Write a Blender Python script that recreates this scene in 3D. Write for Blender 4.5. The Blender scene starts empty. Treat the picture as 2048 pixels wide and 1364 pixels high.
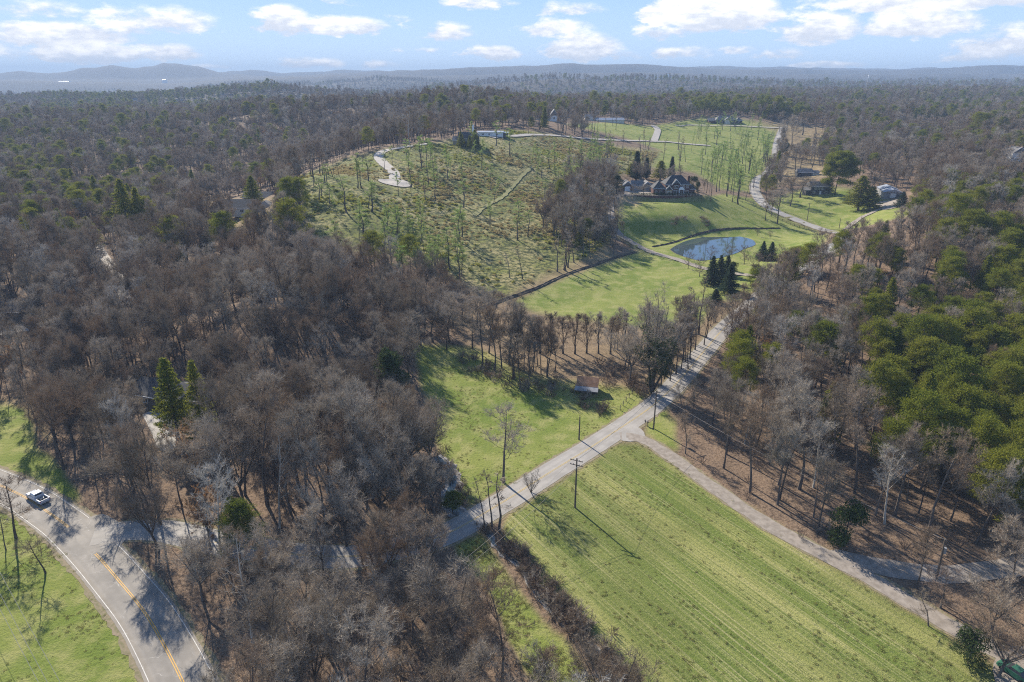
import bpy, math, random
import numpy as np
from mathutils import Vector, Matrix

C = bpy.context.scene.collection
SC = bpy.context.scene
RNG = np.random.default_rng(7)
random.seed(7)
PI = math.pi

# ------------------------------------------------------------------ camera
CAM_H = 80.0
PITCH = math.radians(21.0)
FPX = 2048 / 36 * 24.0            # focal length in pixels of the 2048 px wide photograph
cam_d = bpy.data.cameras.new("camera")
cam_d.sensor_width = 36
cam_d.lens = 24
cam_d.clip_start = 1
cam_d.clip_end = 90000
cam = bpy.data.objects.new("camera", cam_d)
cam.location = (0, 0, CAM_H)
cam.rotation_euler = (PI / 2 - PITCH, 0, 0)
C.objects.link(cam)
SC.camera = cam

# ------------------------------------------------------------------ light
SUN_EL = math.radians(32)
SUN_AZ = math.radians(-32)        # clockwise from +Y
sd = bpy.data.lights.new("sun", "SUN")
sd.energy = 5.0
sd.angle = math.radians(0.55)
sd.color = (1.0, 0.92, 0.79)
sun = bpy.data.objects.new("sun", sd)
to_sun = Vector((math.sin(SUN_AZ) * math.cos(SUN_EL), math.cos(SUN_AZ) * math.cos(SUN_EL), math.sin(SUN_EL)))
sun.rotation_euler = to_sun.to_track_quat("Z", "Y").to_euler()
sun.location = (0, 0, 200)
C.objects.link(sun)

SC.view_settings.view_transform = "Standard"
SC.view_settings.look = "None"
SC.view_settings.gamma = 1
SC.view_settings.use_curve_mapping = False
SC.view_settings.exposure = 1.0
SC.render.engine = "CYCLES"
SC.cycles.max_bounces = 4
SC.cycles.diffuse_bounces = 2
SC.cycles.glossy_bounces = 2
SC.cycles.transmission_bounces = 2
SC.cycles.volume_bounces = 0
SC.cycles.transparent_max_bounces = 8
SC.cycles.use_denoising = False
SC.cycles.filter_width = 1.1
SC.cycles.denoising_prefilter = "NONE"
SC.cycles.use_adaptive_sampling = False


# ------------------------------------------------------------------ pixel <-> world
def slopes(px, py):
    """direction through a pixel of the photograph as (X/Y, Z/Y)"""
    x = (np.asarray(px, float) - 1024) / FPX
    y = -(np.asarray(py, float) - 682) / FPX
    ry = math.cos(PITCH) + y * math.sin(PITCH)
    rz = -math.sin(PITCH) + y * math.cos(PITCH)
    return x / ry, rz / ry


def to_px(P):
    P = np.asarray(P, float)
    X, Y, Z = P[..., 0], P[..., 1], P[..., 2] - CAM_H
    dep = Y * math.cos(PITCH) - Z * math.sin(PITCH)
    up = Y * math.sin(PITCH) + Z * math.cos(PITCH)
    dep = np.maximum(dep, 0.1)
    return 1024 + FPX * X / dep, 682 - FPX * up / dep, dep


# ------------------------------------------------------------------ world / sky
world = bpy.data.worlds.new("World")
SC.world = world
world.use_nodes = True
NT = world.node_tree
NT.nodes.clear()


class NB:
    """small node-building helper"""

    def __init__(s, nt):
        s.nt = nt

    def n(s, t, **kw):
        nd = s.nt.nodes.new(t)
        for k, v in kw.items():
            setattr(nd, k, v)
        return nd

    def link(s, a, b):
        s.nt.links.new(a, b)

    def put(s, sock, v):
        if isinstance(v, bpy.types.NodeSocket):
            s.nt.links.new(v, sock)
        elif v is not None:
            if isinstance(v, (tuple, list)) and len(v) == 3 and sock.type == "RGBA":
                v = (*v, 1)
            sock.default_value = v

    def math(s, op, a, b=None, c=None, clamp=False):
        nd = s.n("ShaderNodeMath", operation=op, use_clamp=clamp)
        s.put(nd.inputs[0], a)
        s.put(nd.inputs[1], b)
        s.put(nd.inputs[2], c)
        return nd.outputs[0]

    def mix(s, f, a, b, blend="MIX"):
        nd = s.n("ShaderNodeMix", data_type="RGBA", blend_type=blend)
        s.put(nd.inputs[0], f)
        s.put(nd.inputs[6], a)
        s.put(nd.inputs[7], b)
        return nd.outputs[2]

    def noise(s, vec, scale, detail=3, rough=0.5, dist=0.0):
        nd = s.n("ShaderNodeTexNoise")
        if vec is not None:
            s.link(vec, nd.inputs["Vector"])
        nd.inputs["Scale"].default_value = scale
        nd.inputs["Detail"].default_value = detail
        nd.inputs["Roughness"].default_value = rough
        nd.inputs["Distortion"].default_value = dist
        return nd.outputs["Fac"]

    def step(s, v, a, b, smooth=True):
        nd = s.n("ShaderNodeMapRange", interpolation_type="SMOOTHSTEP" if smooth else "LINEAR")
        s.put(nd.inputs["Value"], v)
        nd.inputs["From Min"].default_value = a
        nd.inputs["From Max"].default_value = b
        return nd.outputs[0]

    def mapping(s, vec, loc=(0, 0, 0), rot=(0, 0, 0), scale=(1, 1, 1)):
        nd = s.n("ShaderNodeMapping")
        s.link(vec, nd.inputs[0])
        nd.inputs["Location"].default_value = loc
        nd.inputs["Rotation"].default_value = rot
        nd.inputs["Scale"].default_value = scale
        return nd.outputs[0]


def build_sky():
    b = NB(NT)
    out = b.n("ShaderNodeOutputWorld")
    sky = b.n("ShaderNodeTexSky", sky_type="NISHITA", sun_disc=False)
    sky.sun_elevation = SUN_EL
    sky.sun_rotation = SUN_AZ
    sky.air_density = 1.0
    sky.dust_density = 0.4
    sky.ozone_density = 2.5
    bg = b.n("ShaderNodeBackground")
    bg.inputs["Strength"].default_value = 0.092
    tc = b.n("ShaderNodeTexCoord")
    d = tc.outputs["Generated"]
    sep = b.n("ShaderNodeSeparateXYZ")
    b.link(d, sep.inputs[0])
    # direction as azimuth (clockwise from +Y) and elevation
    az = b.math("ARCTAN2", sep.outputs[0], sep.outputs[1])
    el = b.math("ARCSINE", sep.outputs[2])
    warp = b.mapping(d, scale=(1, 1, 2.6))
    n1 = b.noise(warp, 14, 6, 0.62)
    n2 = b.noise(warp, 46, 6, 0.6)
    nw = b.math("SUBTRACT", n1, 0.5)
    nw2 = b.math("SUBTRACT", n2, 0.5)
    # clouds seen in the photograph: px, py, half width, half height, weight
    clouds = [(120, 75, 110, 26, 1), (190, 112, 80, 18, 1.25), (290, 45, 115, 28, .9), (330, 108, 62, 18, 1),
              (560, 48, 62, 30, 1.1), (690, 55, 80, 20, 1), (60, 22, 110, 18, .7), (590, 128, 60, 14, .9),
              (880, 68, 70, 24, .85), (850, 102, 55, 8, .6), (985, 110, 55, 17, 1.1), (1165, 100, 70, 30, 1.1),
              (1120, 62, 75, 22, .7), (1130, 20, 80, 16, .7), (1430, 35, 115, 38, 1.35), (1340, 60, 60, 20, .7),
              (1640, 62, 80, 34, .95), (1565, 110, 55, 14, .65), (1850, 52, 90, 26, 1.0), (1870, 5, 190, 22, 1.2),
              (2010, 92, 80, 36, .9), (1660, 132, 60, 9, .9), (1380, 105, 60, 16, .5), (20, 110, 60, 16, .5),
              (750, 130, 50, 9, .7), (430, 135, 40, 7, .6), (960, 8, 90, 14, .6), (670, 5, 60, 12, .5), (1760, 135, 50, 5, .4), (1300, 70, 50, 18, .8), (1240, 112, 40, 12, .7), (1340, 108, 40, 12, .8), (640, 128, 45, 12, .9), (800, 40, 40, 10, .5), (1480, 100, 35, 10, .6), (1950, 118, 50, 10, .6), (230, 60, 60, 14, .8)]
    tot = None
    shade = None
    wx = b.math("MULTIPLY_ADD", nw, 0.10, az)
    wy = b.math("MULTIPLY_ADD", nw2, 0.012, el)
    for (px, py, hw, hh, wt) in clouds:
        u, s = slopes(px, py)
        a0 = math.atan(float(u))
        e0 = math.atan(float(s) * math.cos(a0))
        ka = 1 / (hw / FPX * 0.9)
        ke = 1 / (hh / FPX)
        x = b.math("MULTIPLY", b.math("SUBTRACT", wx, a0), ka)
        y = b.math("MULTIPLY", b.math("SUBTRACT", wy, e0), ke)
        # flat-ish base: the lower half falls off twice as fast
        y2 = b.math("MAXIMUM", y, b.math("MULTIPLY", y, -1.7))
        r = b.math("ADD", b.math("MULTIPLY", x, x), b.math("MULTIPLY", y2, y2))
        v = b.math("MULTIPLY", b.math("SUBTRACT", 1.0, b.math("MULTIPLY", r, 0.5), clamp=True), wt)
        tot = v if tot is None else b.math("MAXIMUM", tot, v)
        sh = b.math("MULTIPLY", v, y)
        shade = sh if shade is None else b.math("ADD", shade, sh)
    # other clouds over the rest of the sky
    up = b.step(el, 0.14, 0.22)
    side = b.step(b.math("ABSOLUTE", az), 0.72, 0.9)
    rest = b.math("MAXIMUM", up, side)
    gen = b.math("MULTIPLY", b.step(b.noise(b.mapping(d, scale=(1, 1, 1.8)), 4.5, 4, 0.5), 0.54, 0.8), rest)
    tot = b.math("MAXIMUM", tot, gen)
    dens = b.math("ADD", tot, b.math("ADD", b.math("MULTIPLY", nw, 1.5), b.math("MULTIPLY", nw2, 0.8)))
    fac = b.step(dens, 0.3, 0.78)
    fac = b.math("MULTIPLY", fac, b.step(el, -0.01, 0.012))
    fac = b.math("MULTIPLY", fac, 0.93)
    lit = b.step(b.math("ADD", b.math("ADD", shade, b.math("MULTIPLY", nw2, 2.2)), b.math("MULTIPLY", nw, 1.2)), -0.5, 1.0)
    ccol = b.mix(lit, (4.6, 4.8, 5.3), (8.6, 8.2, 7.8))
    grad = b.mix(b.step(el, -0.02, 0.16, False), (4.9, 6.2, 7.6), (1.9, 3.5, 6.8))
    grad = b.mix(b.step(el, 0.12, 1.3, False), grad, (0.38, 0.8, 1.9))
    soft = b.mix(1.0, sky.outputs[0], (0.30, 0.32, 0.36), "MULTIPLY")
    skyc = b.mix(0.86, soft, grad)
    col = b.mix(fac, skyc, ccol)
    b.link(col, bg.inputs[0])
    b.link(bg.outputs[0], out.inputs[0])


build_sky()


# ------------------------------------------------------------------ numpy noise
def vnoise(x, y, seed=0):
    xi = np.floor(x).astype(np.int64)
    yi = np.floor(y).astype(np.int64)
    xf = x - xi
    yf = y - yi
    xf = xf * xf * (3 - 2 * xf)
    yf = yf * yf * (3 - 2 * yf)

    def h(a, b):
        n = (a * 374761393 + b * 668265263 + seed * 1442695) & 0x7FFFFFFF
        n = ((n ^ (n >> 13)) * 1274126177) & 0x7FFFFFFF
        return ((n ^ (n >> 16)) & 0xFFFF) / 65535.0

    a = h(xi, yi) * (1 - xf) + h(xi + 1, yi) * xf
    c = h(xi, yi + 1) * (1 - xf) + h(xi + 1, yi + 1) * xf
    return a * (1 - yf) + c * yf


def fbm(x, y, oct=4, seed=0):
    s = 0
    a = 0.5
    for i in range(oct):
        s = s + a * (vnoise(x, y, seed + i) - 0.5) * 2
        x = x * 2.03 + 17
        y = y * 2.03 + 31
        a *= 0.5
    return s


# ------------------------------------------------------------------ terrain
# visible ground: (px, py, forward distance)
CT = [(935, 290, 520), (790, 298, 500), (790, 370, 400), (620, 347, 400), (620, 400, 345), (640, 480, 292),
      (800, 480, 305), (880, 430, 350), (950, 560, 268), (1100, 540, 287), (1000, 420, 372), (1000, 350, 452), (1150, 400, 425),
      (1100, 300, 570), (1190, 282, 650), (1320, 278, 720), (1290, 240, 900), (1050, 266, 600), (1000, 272, 570),
      (1160, 460, 350), (1330, 388, 412), (1240, 388, 412), (1400, 388, 415), (1330, 420, 380), (1250, 450, 365),
      (1450, 420, 400), (1660, 462, 385), (1520, 395, 480), (1512, 352, 560), (1553, 290, 740), (1564, 258, 860),
      (1440, 245, 900), (1380, 252, 860), (1400, 320, 600), (1640, 385, 480), (1787, 398, 450), (1700, 440, 405),
      (1860, 252, 900), (1740, 330, 620), (1600, 350, 560), (700, 300, 520), (850, 350, 430), (1250, 330, 530),
      (700, 400, 345), (500, 420, 420), (150, 450, 400), (300, 500, 330)]
# ground given by height: (px-like direction u, Y, z)
CZ = []
for uu in (-1.7, -1.2, -0.8, -0.55, -0.3, -0.12, 0.1, 0.3, 0.55, 0.8, 1.2, 1.7):
    for yy in (18, 45, 75, 100, 130, 165, 205):
        z = 0.0
        if uu >= 0.5 and yy > 150:
            z = (yy - 150) * 0.06 * (uu - 0.3)
        CZ.append((uu, yy, z))
for uu in (-1.2, -0.7, -0.45, -0.25):
    CZ.append((uu, 260, 4))
    CZ.append((uu, 700, 12))
    CZ.append((uu, 1100, 14))
CZ += [(-0.7, 340, 4), (-0.5, 360, 5), (-0.33, 520, 8), (-0.2, 660, 14), (0.0, 240, 0), (0.15, 250, 0), (0.25, 300, 0.5), (0.27, 345, 2), (0.3, 360, 3),
       (0.5, 260, 6), (0.7, 260, 12), (0.5, 330, 9), (0.7, 340, 18), (0.6, 430, 16), (0.75, 500, 24), (0.7, 700, 28), (0.5, 560, 16), (1.1, 350, 20), (0.5, 1100, 24),
       (0.0, 750, 42), (0.2, 1200, 34), (0.75, 1100, 30)]
for uu in (-1.3, -0.8, -0.4, 0.0, 0.4, 0.8, 1.3):
    for yy, zz in ((1600, 12), (2500, -25), (4500, -50), (8000, -50), (14000, -20)):
        CZ.append((uu, yy, zz + (25 if uu >= 0.4 and yy < 5000 else 0)))


def build_tps():
    pts = []
    for px, py, Y in CT:
        u, s = slopes(px, py)
        pts.append((float(u), math.log(Y), CAM_H + float(s) * Y))
    for u, Y, z in CZ:
        pts.append((u, math.log(Y), z))
    P = np.array(pts)
    n = len(P)
    D = np.hypot(P[:, None, 0] - P[None, :, 0], P[:, None, 1] - P[None, :, 1])
    K = np.where(D > 0, D * D * np.log(D + 1e-12), 0) + np.eye(n) * 2e-3
    A = np.zeros((n + 3, n + 3))
    A[:n, :n] = K
    A[:n, n] = 1
    A[:n, n + 1] = P[:, 0]
    A[:n, n + 2] = P[:, 1]
    A[n, :n] = 1
    A[n + 1, :n] = P[:, 0]
    A[n + 2, :n] = P[:, 1]
    w = np.linalg.solve(A, np.r_[P[:, 2], 0, 0, 0])
    return P, w


TP, TW = build_tps()


def tps(u, v):
    out = np.zeros_like(u)
    for i in range(len(TP)):
        d2 = (u - TP[i, 0]) ** 2 + (v - TP[i, 1]) ** 2
        out += TW[i] * 0.5 * d2 * np.log(d2 + 1e-12)
    return out + TW[-3] + TW[-2] * u + TW[-1] * v


# far ridges: distance, width (in log distance), canopy height, skyline of the photograph
RIDGES = [
    (8300, .09, 0, [(-300, 148), (430, 147), (500, 140), (560, 147), (640, 143), (690, 140), (800, 142), (1100, 140), (1400, 131), (1500, 133), (1800, 137), (1900, 136), (2300, 140)]),
    (6700, .12, 0, [(-300, 150), (0, 145), (38, 140), (89, 145), (130, 143), (164, 134.5), (191, 136), (222, 130.5), (270, 135), (308, 129), (328, 123.5), (352, 126), (400, 133), (437, 145), (520, 152), (640, 155), (900, 158), (2300, 158)]),
    (6100, .10, 0, [(-300, 159), (400, 158), (560, 152), (680, 146), (748, 143), (851, 138), (953, 134), (1022, 132), (1073, 131), (1124, 127.5), (1193, 131), (1278, 129), (1330, 133), (1433, 136.5), (1536, 138), (1714, 139), (1775, 141), (1861, 138), (1929, 135), (1998, 131), (2300, 133)]),
    (5000, .08, 0, [(-300, 158), (0, 160), (200, 164), (360, 167), (450, 160), (560, 156), (680, 151), (850, 150), (1000, 148), (1300, 146), (1500, 148), (1800, 149), (2300, 147)]),
    (4200, .09, 14, [(-300, 192), (300, 190), (400, 174), (500, 163), (640, 165), (700, 159), (731, 157), (772, 153), (817, 155.5), (868, 158), (919, 163), (1000, 165), (1400, 160), (2300, 158)]),
    (2700, .12, 15, [(-300, 195), (500, 190), (800, 180), (919, 166), (1022, 156), (1107, 148), (1159, 148), (1210, 152), (1261, 150), (1313, 152), (1378, 156), (1485, 158), (1656, 162), (1793, 164), (2045, 162), (2300, 162)]),
    (1900, .10, 15, [(-300, 190), (0, 190), (100, 187), (200, 190), (330, 184), (400, 178), (479, 170), (540, 166), (600, 171), (700, 180), (900, 190), (1200, 190), (1500, 178), (2048, 176), (2300, 174)]),
    (950, .12, 16, [(300, 225), (450, 210), (540, 196), (680, 192), (782, 193), (885, 181), (936, 178), (1039, 187), (1150, 200), (1300, 205), (1450, 200), (1700, 215), (2048, 215), (2300, 210)]),
]
Y0, Y1 = 18.0, 9300.0
DV = 0.0093
NV = int((math.log(Y1) - math.log(Y0)) / DV) + 1
VV = math.log(Y0) + np.arange(NV) * DV
uc = np.arange(-1.12, 1.1201, 0.004)
outer = 1.12 + np.cumsum(np.linspace(0.008, 0.06, 26))
UU = np.r_[-outer[::-1], uc, outer]
NU = len(UU)
GU, GV = np.meshgrid(UU, VV)
GY = np.exp(GV)
GX = GU * GY


def smooth(x):
    x = np.clip(x, 0, 1)
    return x * x * (3 - 2 * x)


def terrain_z():
    Z = tps(GU, GV)
    Z = Z + 12 * np.exp(-(((GU + 0.36) / 0.17) ** 2 + ((GV - math.log(200)) / 0.17) ** 2))
    for (Yr, w, cano, line) in RIDGES:
        L = np.array(line, float)
        u, s = slopes(L[:, 0], L[:, 1])
        zc = CAM_H + Yr * s - cano
        crest = np.interp(UU, u, zc)[None, :]
        crest = crest + 0.0013 * Yr * fbm(UU * 60, UU * 0 + Yr, 3, 5)[None, :]
        wob = 0.05 * fbm(UU * 9, UU * 0 + Yr * 0.01, 3, 9)[None, :]
        g = np.exp(-(((GV - math.log(Yr)) + wob) / w) ** 2)
        Z = Z + np.maximum(crest - Z, 0) * g
    far = np.clip((GY - 500) / 1500, 0, 1)
    Z = Z + far * (4 + GY * 0.0012) * fbm(GX / (60 + GY * 0.09), GY / (60 + GY * 0.09) * 1.0, 4, 3)
    side_m = smooth((np.abs(GU - 0.12) - 0.42) / 0.15) * np.clip((GY - 260) / 160, 0, 1) * np.clip((2200 - GY) / 600, 0, 1)
    Z = Z + side_m * 9 * fbm(GX / 110, GY / 110, 3, 29)
    near = 0.35 * np.clip((GY - 60) / 200, 0, 1) * fbm(GX / 14, GY / 14, 3, 11)
    return Z + near * (GY < 1500)


TZ = terrain_z()


def zat(X, Y):
    X = np.asarray(X, float)
    Y = np.maximum(np.asarray(Y, float), Y0)
    v = (np.log(Y) - VV[0]) / DV
    j = np.clip(v.astype(int) if isinstance(v, np.ndarray) else int(v), 0, NV - 2)
    fv = np.clip(v - j, 0, 1)
    u = X / Y
    i = np.clip(np.searchsorted(UU, u) - 1, 0, NU - 2)
    fu = np.clip((u - UU[i]) / (UU[i + 1] - UU[i]), 0, 1)
    # v is logarithmic while faces are straight: use linear Y within the cell
    ya, yb = np.exp(VV[j]), np.exp(VV[j + 1])
    fv = np.clip((Y - ya) / (yb - ya), 0, 1)
    a = TZ[j, i] * (1 - fu) + TZ[j, i + 1] * fu
    b = TZ[j + 1, i] * (1 - fu) + TZ[j + 1, i + 1] * fu
    return a * (1 - fv) + b * fv


MARCH = np.exp(np.linspace(math.log(40), math.log(20000), 2600))


def ground(px, py, ymin=40):
    """first hit of the view ray through a pixel with the terrain"""
    u, s = slopes(px, py)
    Ys = MARCH[MARCH >= ymin]
    d = CAM_H + float(s) * Ys - zat(float(u) * Ys, Ys)
    k = np.argmax(d < 0)
    if d[k] >= 0:
        k = len(Ys) - 1
    if k > 0:
        t = d[k - 1] / (d[k - 1] - d[k] + 1e-9)
        Y = Ys[k - 1] + t * (Ys[k] - Ys[k - 1])
    else:
        Y = Ys[0]
    X = float(u) * Y
    return Vector((X, Y, float(zat(np.array([X]), np.array([Y]))[0])))


# mansion terrace: level pad cut into the slope
PAD = ground(1318, 389)
PADZ = PAD.z


def flatten(cx, cy, hx, hy, z, soft):
    global TZ
    dx = np.maximum(np.abs(GX - cx) - hx, 0)
    dy = np.maximum(np.abs(GY - cy) - hy, 0)
    w = 1 - smooth(np.hypot(dx, dy) / soft)
    TZ = TZ * (1 - w) + z * w


flatten(PAD.x - 1, PAD.y + 11, 27, 13, PADZ, 9)
# the lawn drops below the retaining wall
_dx = np.maximum(np.abs(GX - (PAD.x + 3)) - 19, 0)
_dy = np.maximum(np.abs(GY - (PAD.y - 9.5)) - 3.4, 0)
_w = 1 - smooth(np.maximum(_dx / 7, np.where(GY > PAD.y - 9.5, _dy / 0.9, _dy / 9)))
TZ = TZ * (1 - _w) + np.minimum(TZ, PADZ - 3.0) * _w
pond_c = ground(1428, 497)
flatten(pond_c.x, pond_c.y, 30, 24, pond_c.z, 16)


# ------------------------------------------------------------------ regions as polygons on the ground
POLY = {
    "hay_field": [(1232, 888), (1160, 937), (1040, 1012), (1003, 1045), (1012, 1090), (1062, 1150), (1112, 1200), (1180, 1262), (1250, 1335), (1330, 1450), (1500, 2200), (2700, 2200), (2110, 1400), (1985, 1335), (1905, 1268), (1800, 1208), (1700, 1152), (1600, 1098), (1500, 1028), (1400, 956), (1330, 910), (1280, 888)],
    "creekside_field": [(905, 1088), (962, 1068), (1000, 1130), (1040, 1185), (1100, 1250), (1160, 1310), (1215, 1400), (1100, 1400), (1055, 1340), (1015, 1270), (985, 1200), (950, 1150)],
    "roadside_field": [(825, 690), (850, 790), (868, 870), (890, 925), (925, 985), (935, 1012), (1000, 985), (1160, 893), (1300, 803), (1285, 780), (1230, 770), (1120, 760), (1050, 745), (960, 700), (900, 690)],
    "meadow": [(1030, 605), (1075, 580), (1135, 553), (1195, 533), (1275, 503), (1330, 517), (1400, 540), (1425, 570), (1428, 600), (1400, 650), (1300, 655), (1200, 645), (1130, 636), (1070, 625)],
    "lawn": [(1245, 395), (1300, 400), (1400, 395), (1470, 385), (1510, 395), (1560, 432), (1655, 470), (1640, 500), (1560, 510), (1530, 560), (1490, 600), (1430, 600), (1425, 570), (1400, 540), (1275, 500), (1230, 462)],
    "verge_field": [(-80, 1000), (0, 1012), (45, 1037), (104, 1083), (144, 1124), (188, 1178), (222, 1230), (256, 1285), (300, 1370), (330, 1430), (420, 2200), (-900, 2200)],
    "corner_field": [(-80, 800), (20, 808), (45, 812), (66, 850), (78, 895), (122, 935), (160, 1000), (130, 1005), (99, 985), (51, 960), (0, 940), (-80, 905)],
    "hillside": [(598, 352), (690, 318), (760, 300), (870, 284), (1000, 262), (1060, 250), (1130, 248), (1250, 275), (1320, 300), (1300, 335), (1230, 350), (1215, 430), (1225, 480), (1190, 505), (1100, 545), (1000, 600), (900, 560), (850, 520), (730, 500), (640, 490), (605, 430)],
    "upper_field": [(1130, 248), (1220, 245), (1300, 252), (1400, 237), (1440, 235), (1510, 243), (1560, 254), (1552, 300), (1530, 340), (1505, 360), (1505, 385), (1440, 378), (1390, 345), (1300, 335), (1320, 300), (1250, 275)],
    "road_verge": [(1300, 822), (1332, 812), (1350, 850), (1352, 905), (1316, 886), (1290, 866)],
    "cottage_lawn": [(1520, 410), (1545, 398), (1600, 380), (1640, 372), (1700, 378), (1760, 395), (1820, 420), (1810, 445), (1770, 462), (1700, 470), (1655, 462), (1600, 440)],
}
TAN = {  # dry grass
    "a": [(955, 600), (1010, 600), (1135, 552), (1240, 515), (1210, 490), (1120, 515), (1040, 545), (985, 575)],
    "b": [(1130, 636), (1300, 655), (1400, 650), (1430, 600), (1500, 600), (1470, 650), (1400, 730), (1335, 790), (1280, 785), (1200, 790), (1100, 780), (1000, 740), (930, 700), (900, 640), (960, 600), (1030, 605)],
    "c": [(1570, 250), (1660, 255), (1690, 300), (1640, 360), (1560, 370), (1565, 300)],
    "d": [(1815, 243), (1905, 243), (1905, 266), (1815, 266)],
    "e": [(1500, 243), (1600, 243), (1610, 262), (1545, 262)],
    "f": [(400, 400), (560, 395), (560, 440), (480, 465), (400, 450)],
    "g": [(600, 352), (690, 318), (740, 305), (745, 330), (690, 350), (610, 370)],
    "h": [(620, 400), (720, 385), (730, 400), (640, 430), (610, 430)],
    "i": [(860, 290), (900, 284), (945, 290), (900, 297)],
    "j": [(0, 795), (60, 800), (90, 850), (110, 900), (66, 850), (45, 812), (-20, 805)],
}
BRUSHY = POLY["hillside"]
ROADS_OPEN = []


def inpoly(x, y, poly):
    x = np.asarray(x, float)
    y = np.asarray(y, float)
    r = np.zeros(x.shape, bool)
    n = len(poly)
    for i in range(n):
        x1, y1 = poly[i]
        x2, y2 = poly[(i + 1) % n]
        if y1 == y2:
            continue
        c = (y1 > y) != (y2 > y)
        xi = (x2 - x1) * (y - y1) / (y2 - y1) + x1
        r ^= c & (x < xi)
    return r


def warp_px(px, py, X, Y):
    k = 1400.0 / np.maximum(Y, 50)
    return px + 1.1 * k * fbm(X / 5, Y / 5, 3, 21), py + 0.5 * k * fbm(X / 5 + 90, Y / 5, 3, 22)


# roads: centre lines as pixels of the ground
def catmull(P, step=3.0):
    P = [Vector(p) for p in P]
    P = [P[0] * 2 - P[1]] + P + [P[-1] * 2 - P[-2]]
    out = []
    for i in range(1, len(P) - 2):
        a, b, c, d = P[i - 1], P[i], P[i + 1], P[i + 2]
        n = max(2, int((c - b).length / step))
        for k in range(n):
            t = k / n
            out.append(0.5 * ((2 * b) + (c - a) * t + (2 * a - 5 * b + 4 * c - d) * t * t + (3 * b - a - 3 * c + d) * t ** 3))
    out.append(P[-2])
    return out


HWY_C = [(-150, 925), (-70, 945), (0, 971), (58, 999), (95, 1024), (137, 1055), (191, 1108), (239, 1163), (284, 1218), (318, 1272), (364, 1361), (410, 1470)]
SIDE_C = [(186, 1072), (250, 1062), (330, 1062), (430, 1084), (520, 1100), (620, 1112), (720, 1112), (800, 1095), (893, 1068), (1000, 1008), (1100, 945), (1180, 896), (1258, 845), (1310, 808), (1355, 765), (1400, 712), (1450, 655), (1500, 612)]
UP_C = [(1500, 612), (1555, 565), (1620, 520), (1680, 488), (1690, 474), (1665, 465), (1640, 458), (1599, 443), (1561, 427), (1537, 415), (1519, 400), (1509, 378), (1514, 360), (1535, 345), (1550, 320), (1553, 290), (1561, 266), (1566, 256)]
LANE_C = [(1240, 872), (1268, 874), (1300, 886), (1340, 912), (1400, 956), (1480, 1013), (1560, 1063), (1620, 1094), (1680, 1126), (1730, 1152), (1790, 1186), (1850, 1222), (1930, 1268), (2010, 1310), (2100, 1350)]
LANE2_C = [(1668, 1112), (1740, 1130), (1820, 1143), (1900, 1150), (1980, 1142), (2060, 1128), (2160, 1110)]
DRIVE_C = [(1560, 560), (1506, 553), (1472, 548), (1411, 538), (1382, 529), (1353, 519), (1296, 502), (1258, 481), (1233, 464), (1224, 440), (1221, 415), (1232, 395), (1262, 388)]
CUL_C = [(790, 364), (787, 345), (770, 330), (758, 316), (763, 305), (783, 299), (820, 293), (860, 288)]
SUB_C = [(985, 276), (1005, 273), (1040, 272), (1111, 272), (1176, 278), (1227, 281), (1295, 283), (1330, 284), (1378, 289), (1420, 292)]
SPUR_C = [(1308, 283), (1313, 270), (1315, 260), (1306, 252)]
FARM_C = [(1350, 252), (1420, 252), (1500, 254), (1564, 257)]
TRACK_C = [(1690, 459), (1710, 444), (1730, 432), (1760, 418), (1780, 405)]
LEFT_C = [(182, 478), (195, 500), (215, 530), (235, 560), (262, 600)]
MOW_C = [(1005, 395), (1025, 375), (1045, 352), (1062, 336)]


def world_line(pl, step=3.0):
    return catmull([ground(*p) for p in pl], step)


LINES = {}
for nm, pl, w, st in (("hwy", HWY_C, 7.6, 2), ("side", SIDE_C, 6.4, 2), ("up", UP_C, 6.4, 4), ("lane", LANE_C, 3.4, 2), ("lane2", LANE2_C, 4.4, 2), ("drive", DRIVE_C, 4.6, 3),
                      ("cul", CUL_C, 6.5, 4), ("sub", SUB_C, 6, 6), ("spur", SPUR_C, 6, 6), ("farm", FARM_C, 4, 8), ("track", TRACK_C, 3.5, 4), ("left", LEFT_C, 5, 4)):
    LINES[nm] = (world_line(pl, st), w)

# grade the terrain across the roads: lower it slightly and level it
for nm in ("hwy", "side", "up", "lane", "lane2", "drive", "cul"):
    pts, w = LINES[nm]
    A = np.array([[p.x, p.y] for p in pts[::2]])
    ym0, ym1 = A[:, 1].min() - 12, A[:, 1].max() + 12
    rows = (GY[:, 0] > ym0) & (GY[:, 0] < ym1)
    sx, sy = GX[rows], GY[rows]
    best = np.full(sx.shape, 1e9)
    bz = np.zeros(sx.shape)
    for k in range(len(A)):
        d = np.hypot(sx - A[k, 0], sy - A[k, 1])
        zc = pts[::2][k].z
        m = d < best
        best = np.where(m, d, best)
        bz = np.where(m, zc, bz)
    wgt = 1 - smooth((best - w * 0.6) / 5)
    TZ[rows] = TZ[rows] * (1 - wgt) + bz * wgt


def dist_lines(X, Y, names):
    best = np.full(np.shape(X), 1e9)
    for nm in names:
        pts, w = LINES[nm]
        for p in pts[::3]:
            best = np.minimum(best, np.hypot(X - p.x, Y - p.y) - w / 2)
    return best


# ------------------------------------------------------------------ materials
MATS = {}


def mat(name, fn, rough=0.85):
    if name in MATS:
        return MATS[name]
    m = bpy.data.materials.new(name)
    m.use_nodes = True
    nt = m.node_tree
    nt.nodes.clear()
    b = NB(nt)
    out = b.n("ShaderNodeOutputMaterial")
    p = b.n("ShaderNodeBsdfPrincipled")
    p.inputs["Roughness"].default_value = rough
    p.inputs["Specular IOR Level"].default_value = 0.25
    b.link(p.outputs[0], out.inputs[0])
    fn(b, p, out)
    MATS[name] = m
    return m


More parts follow.
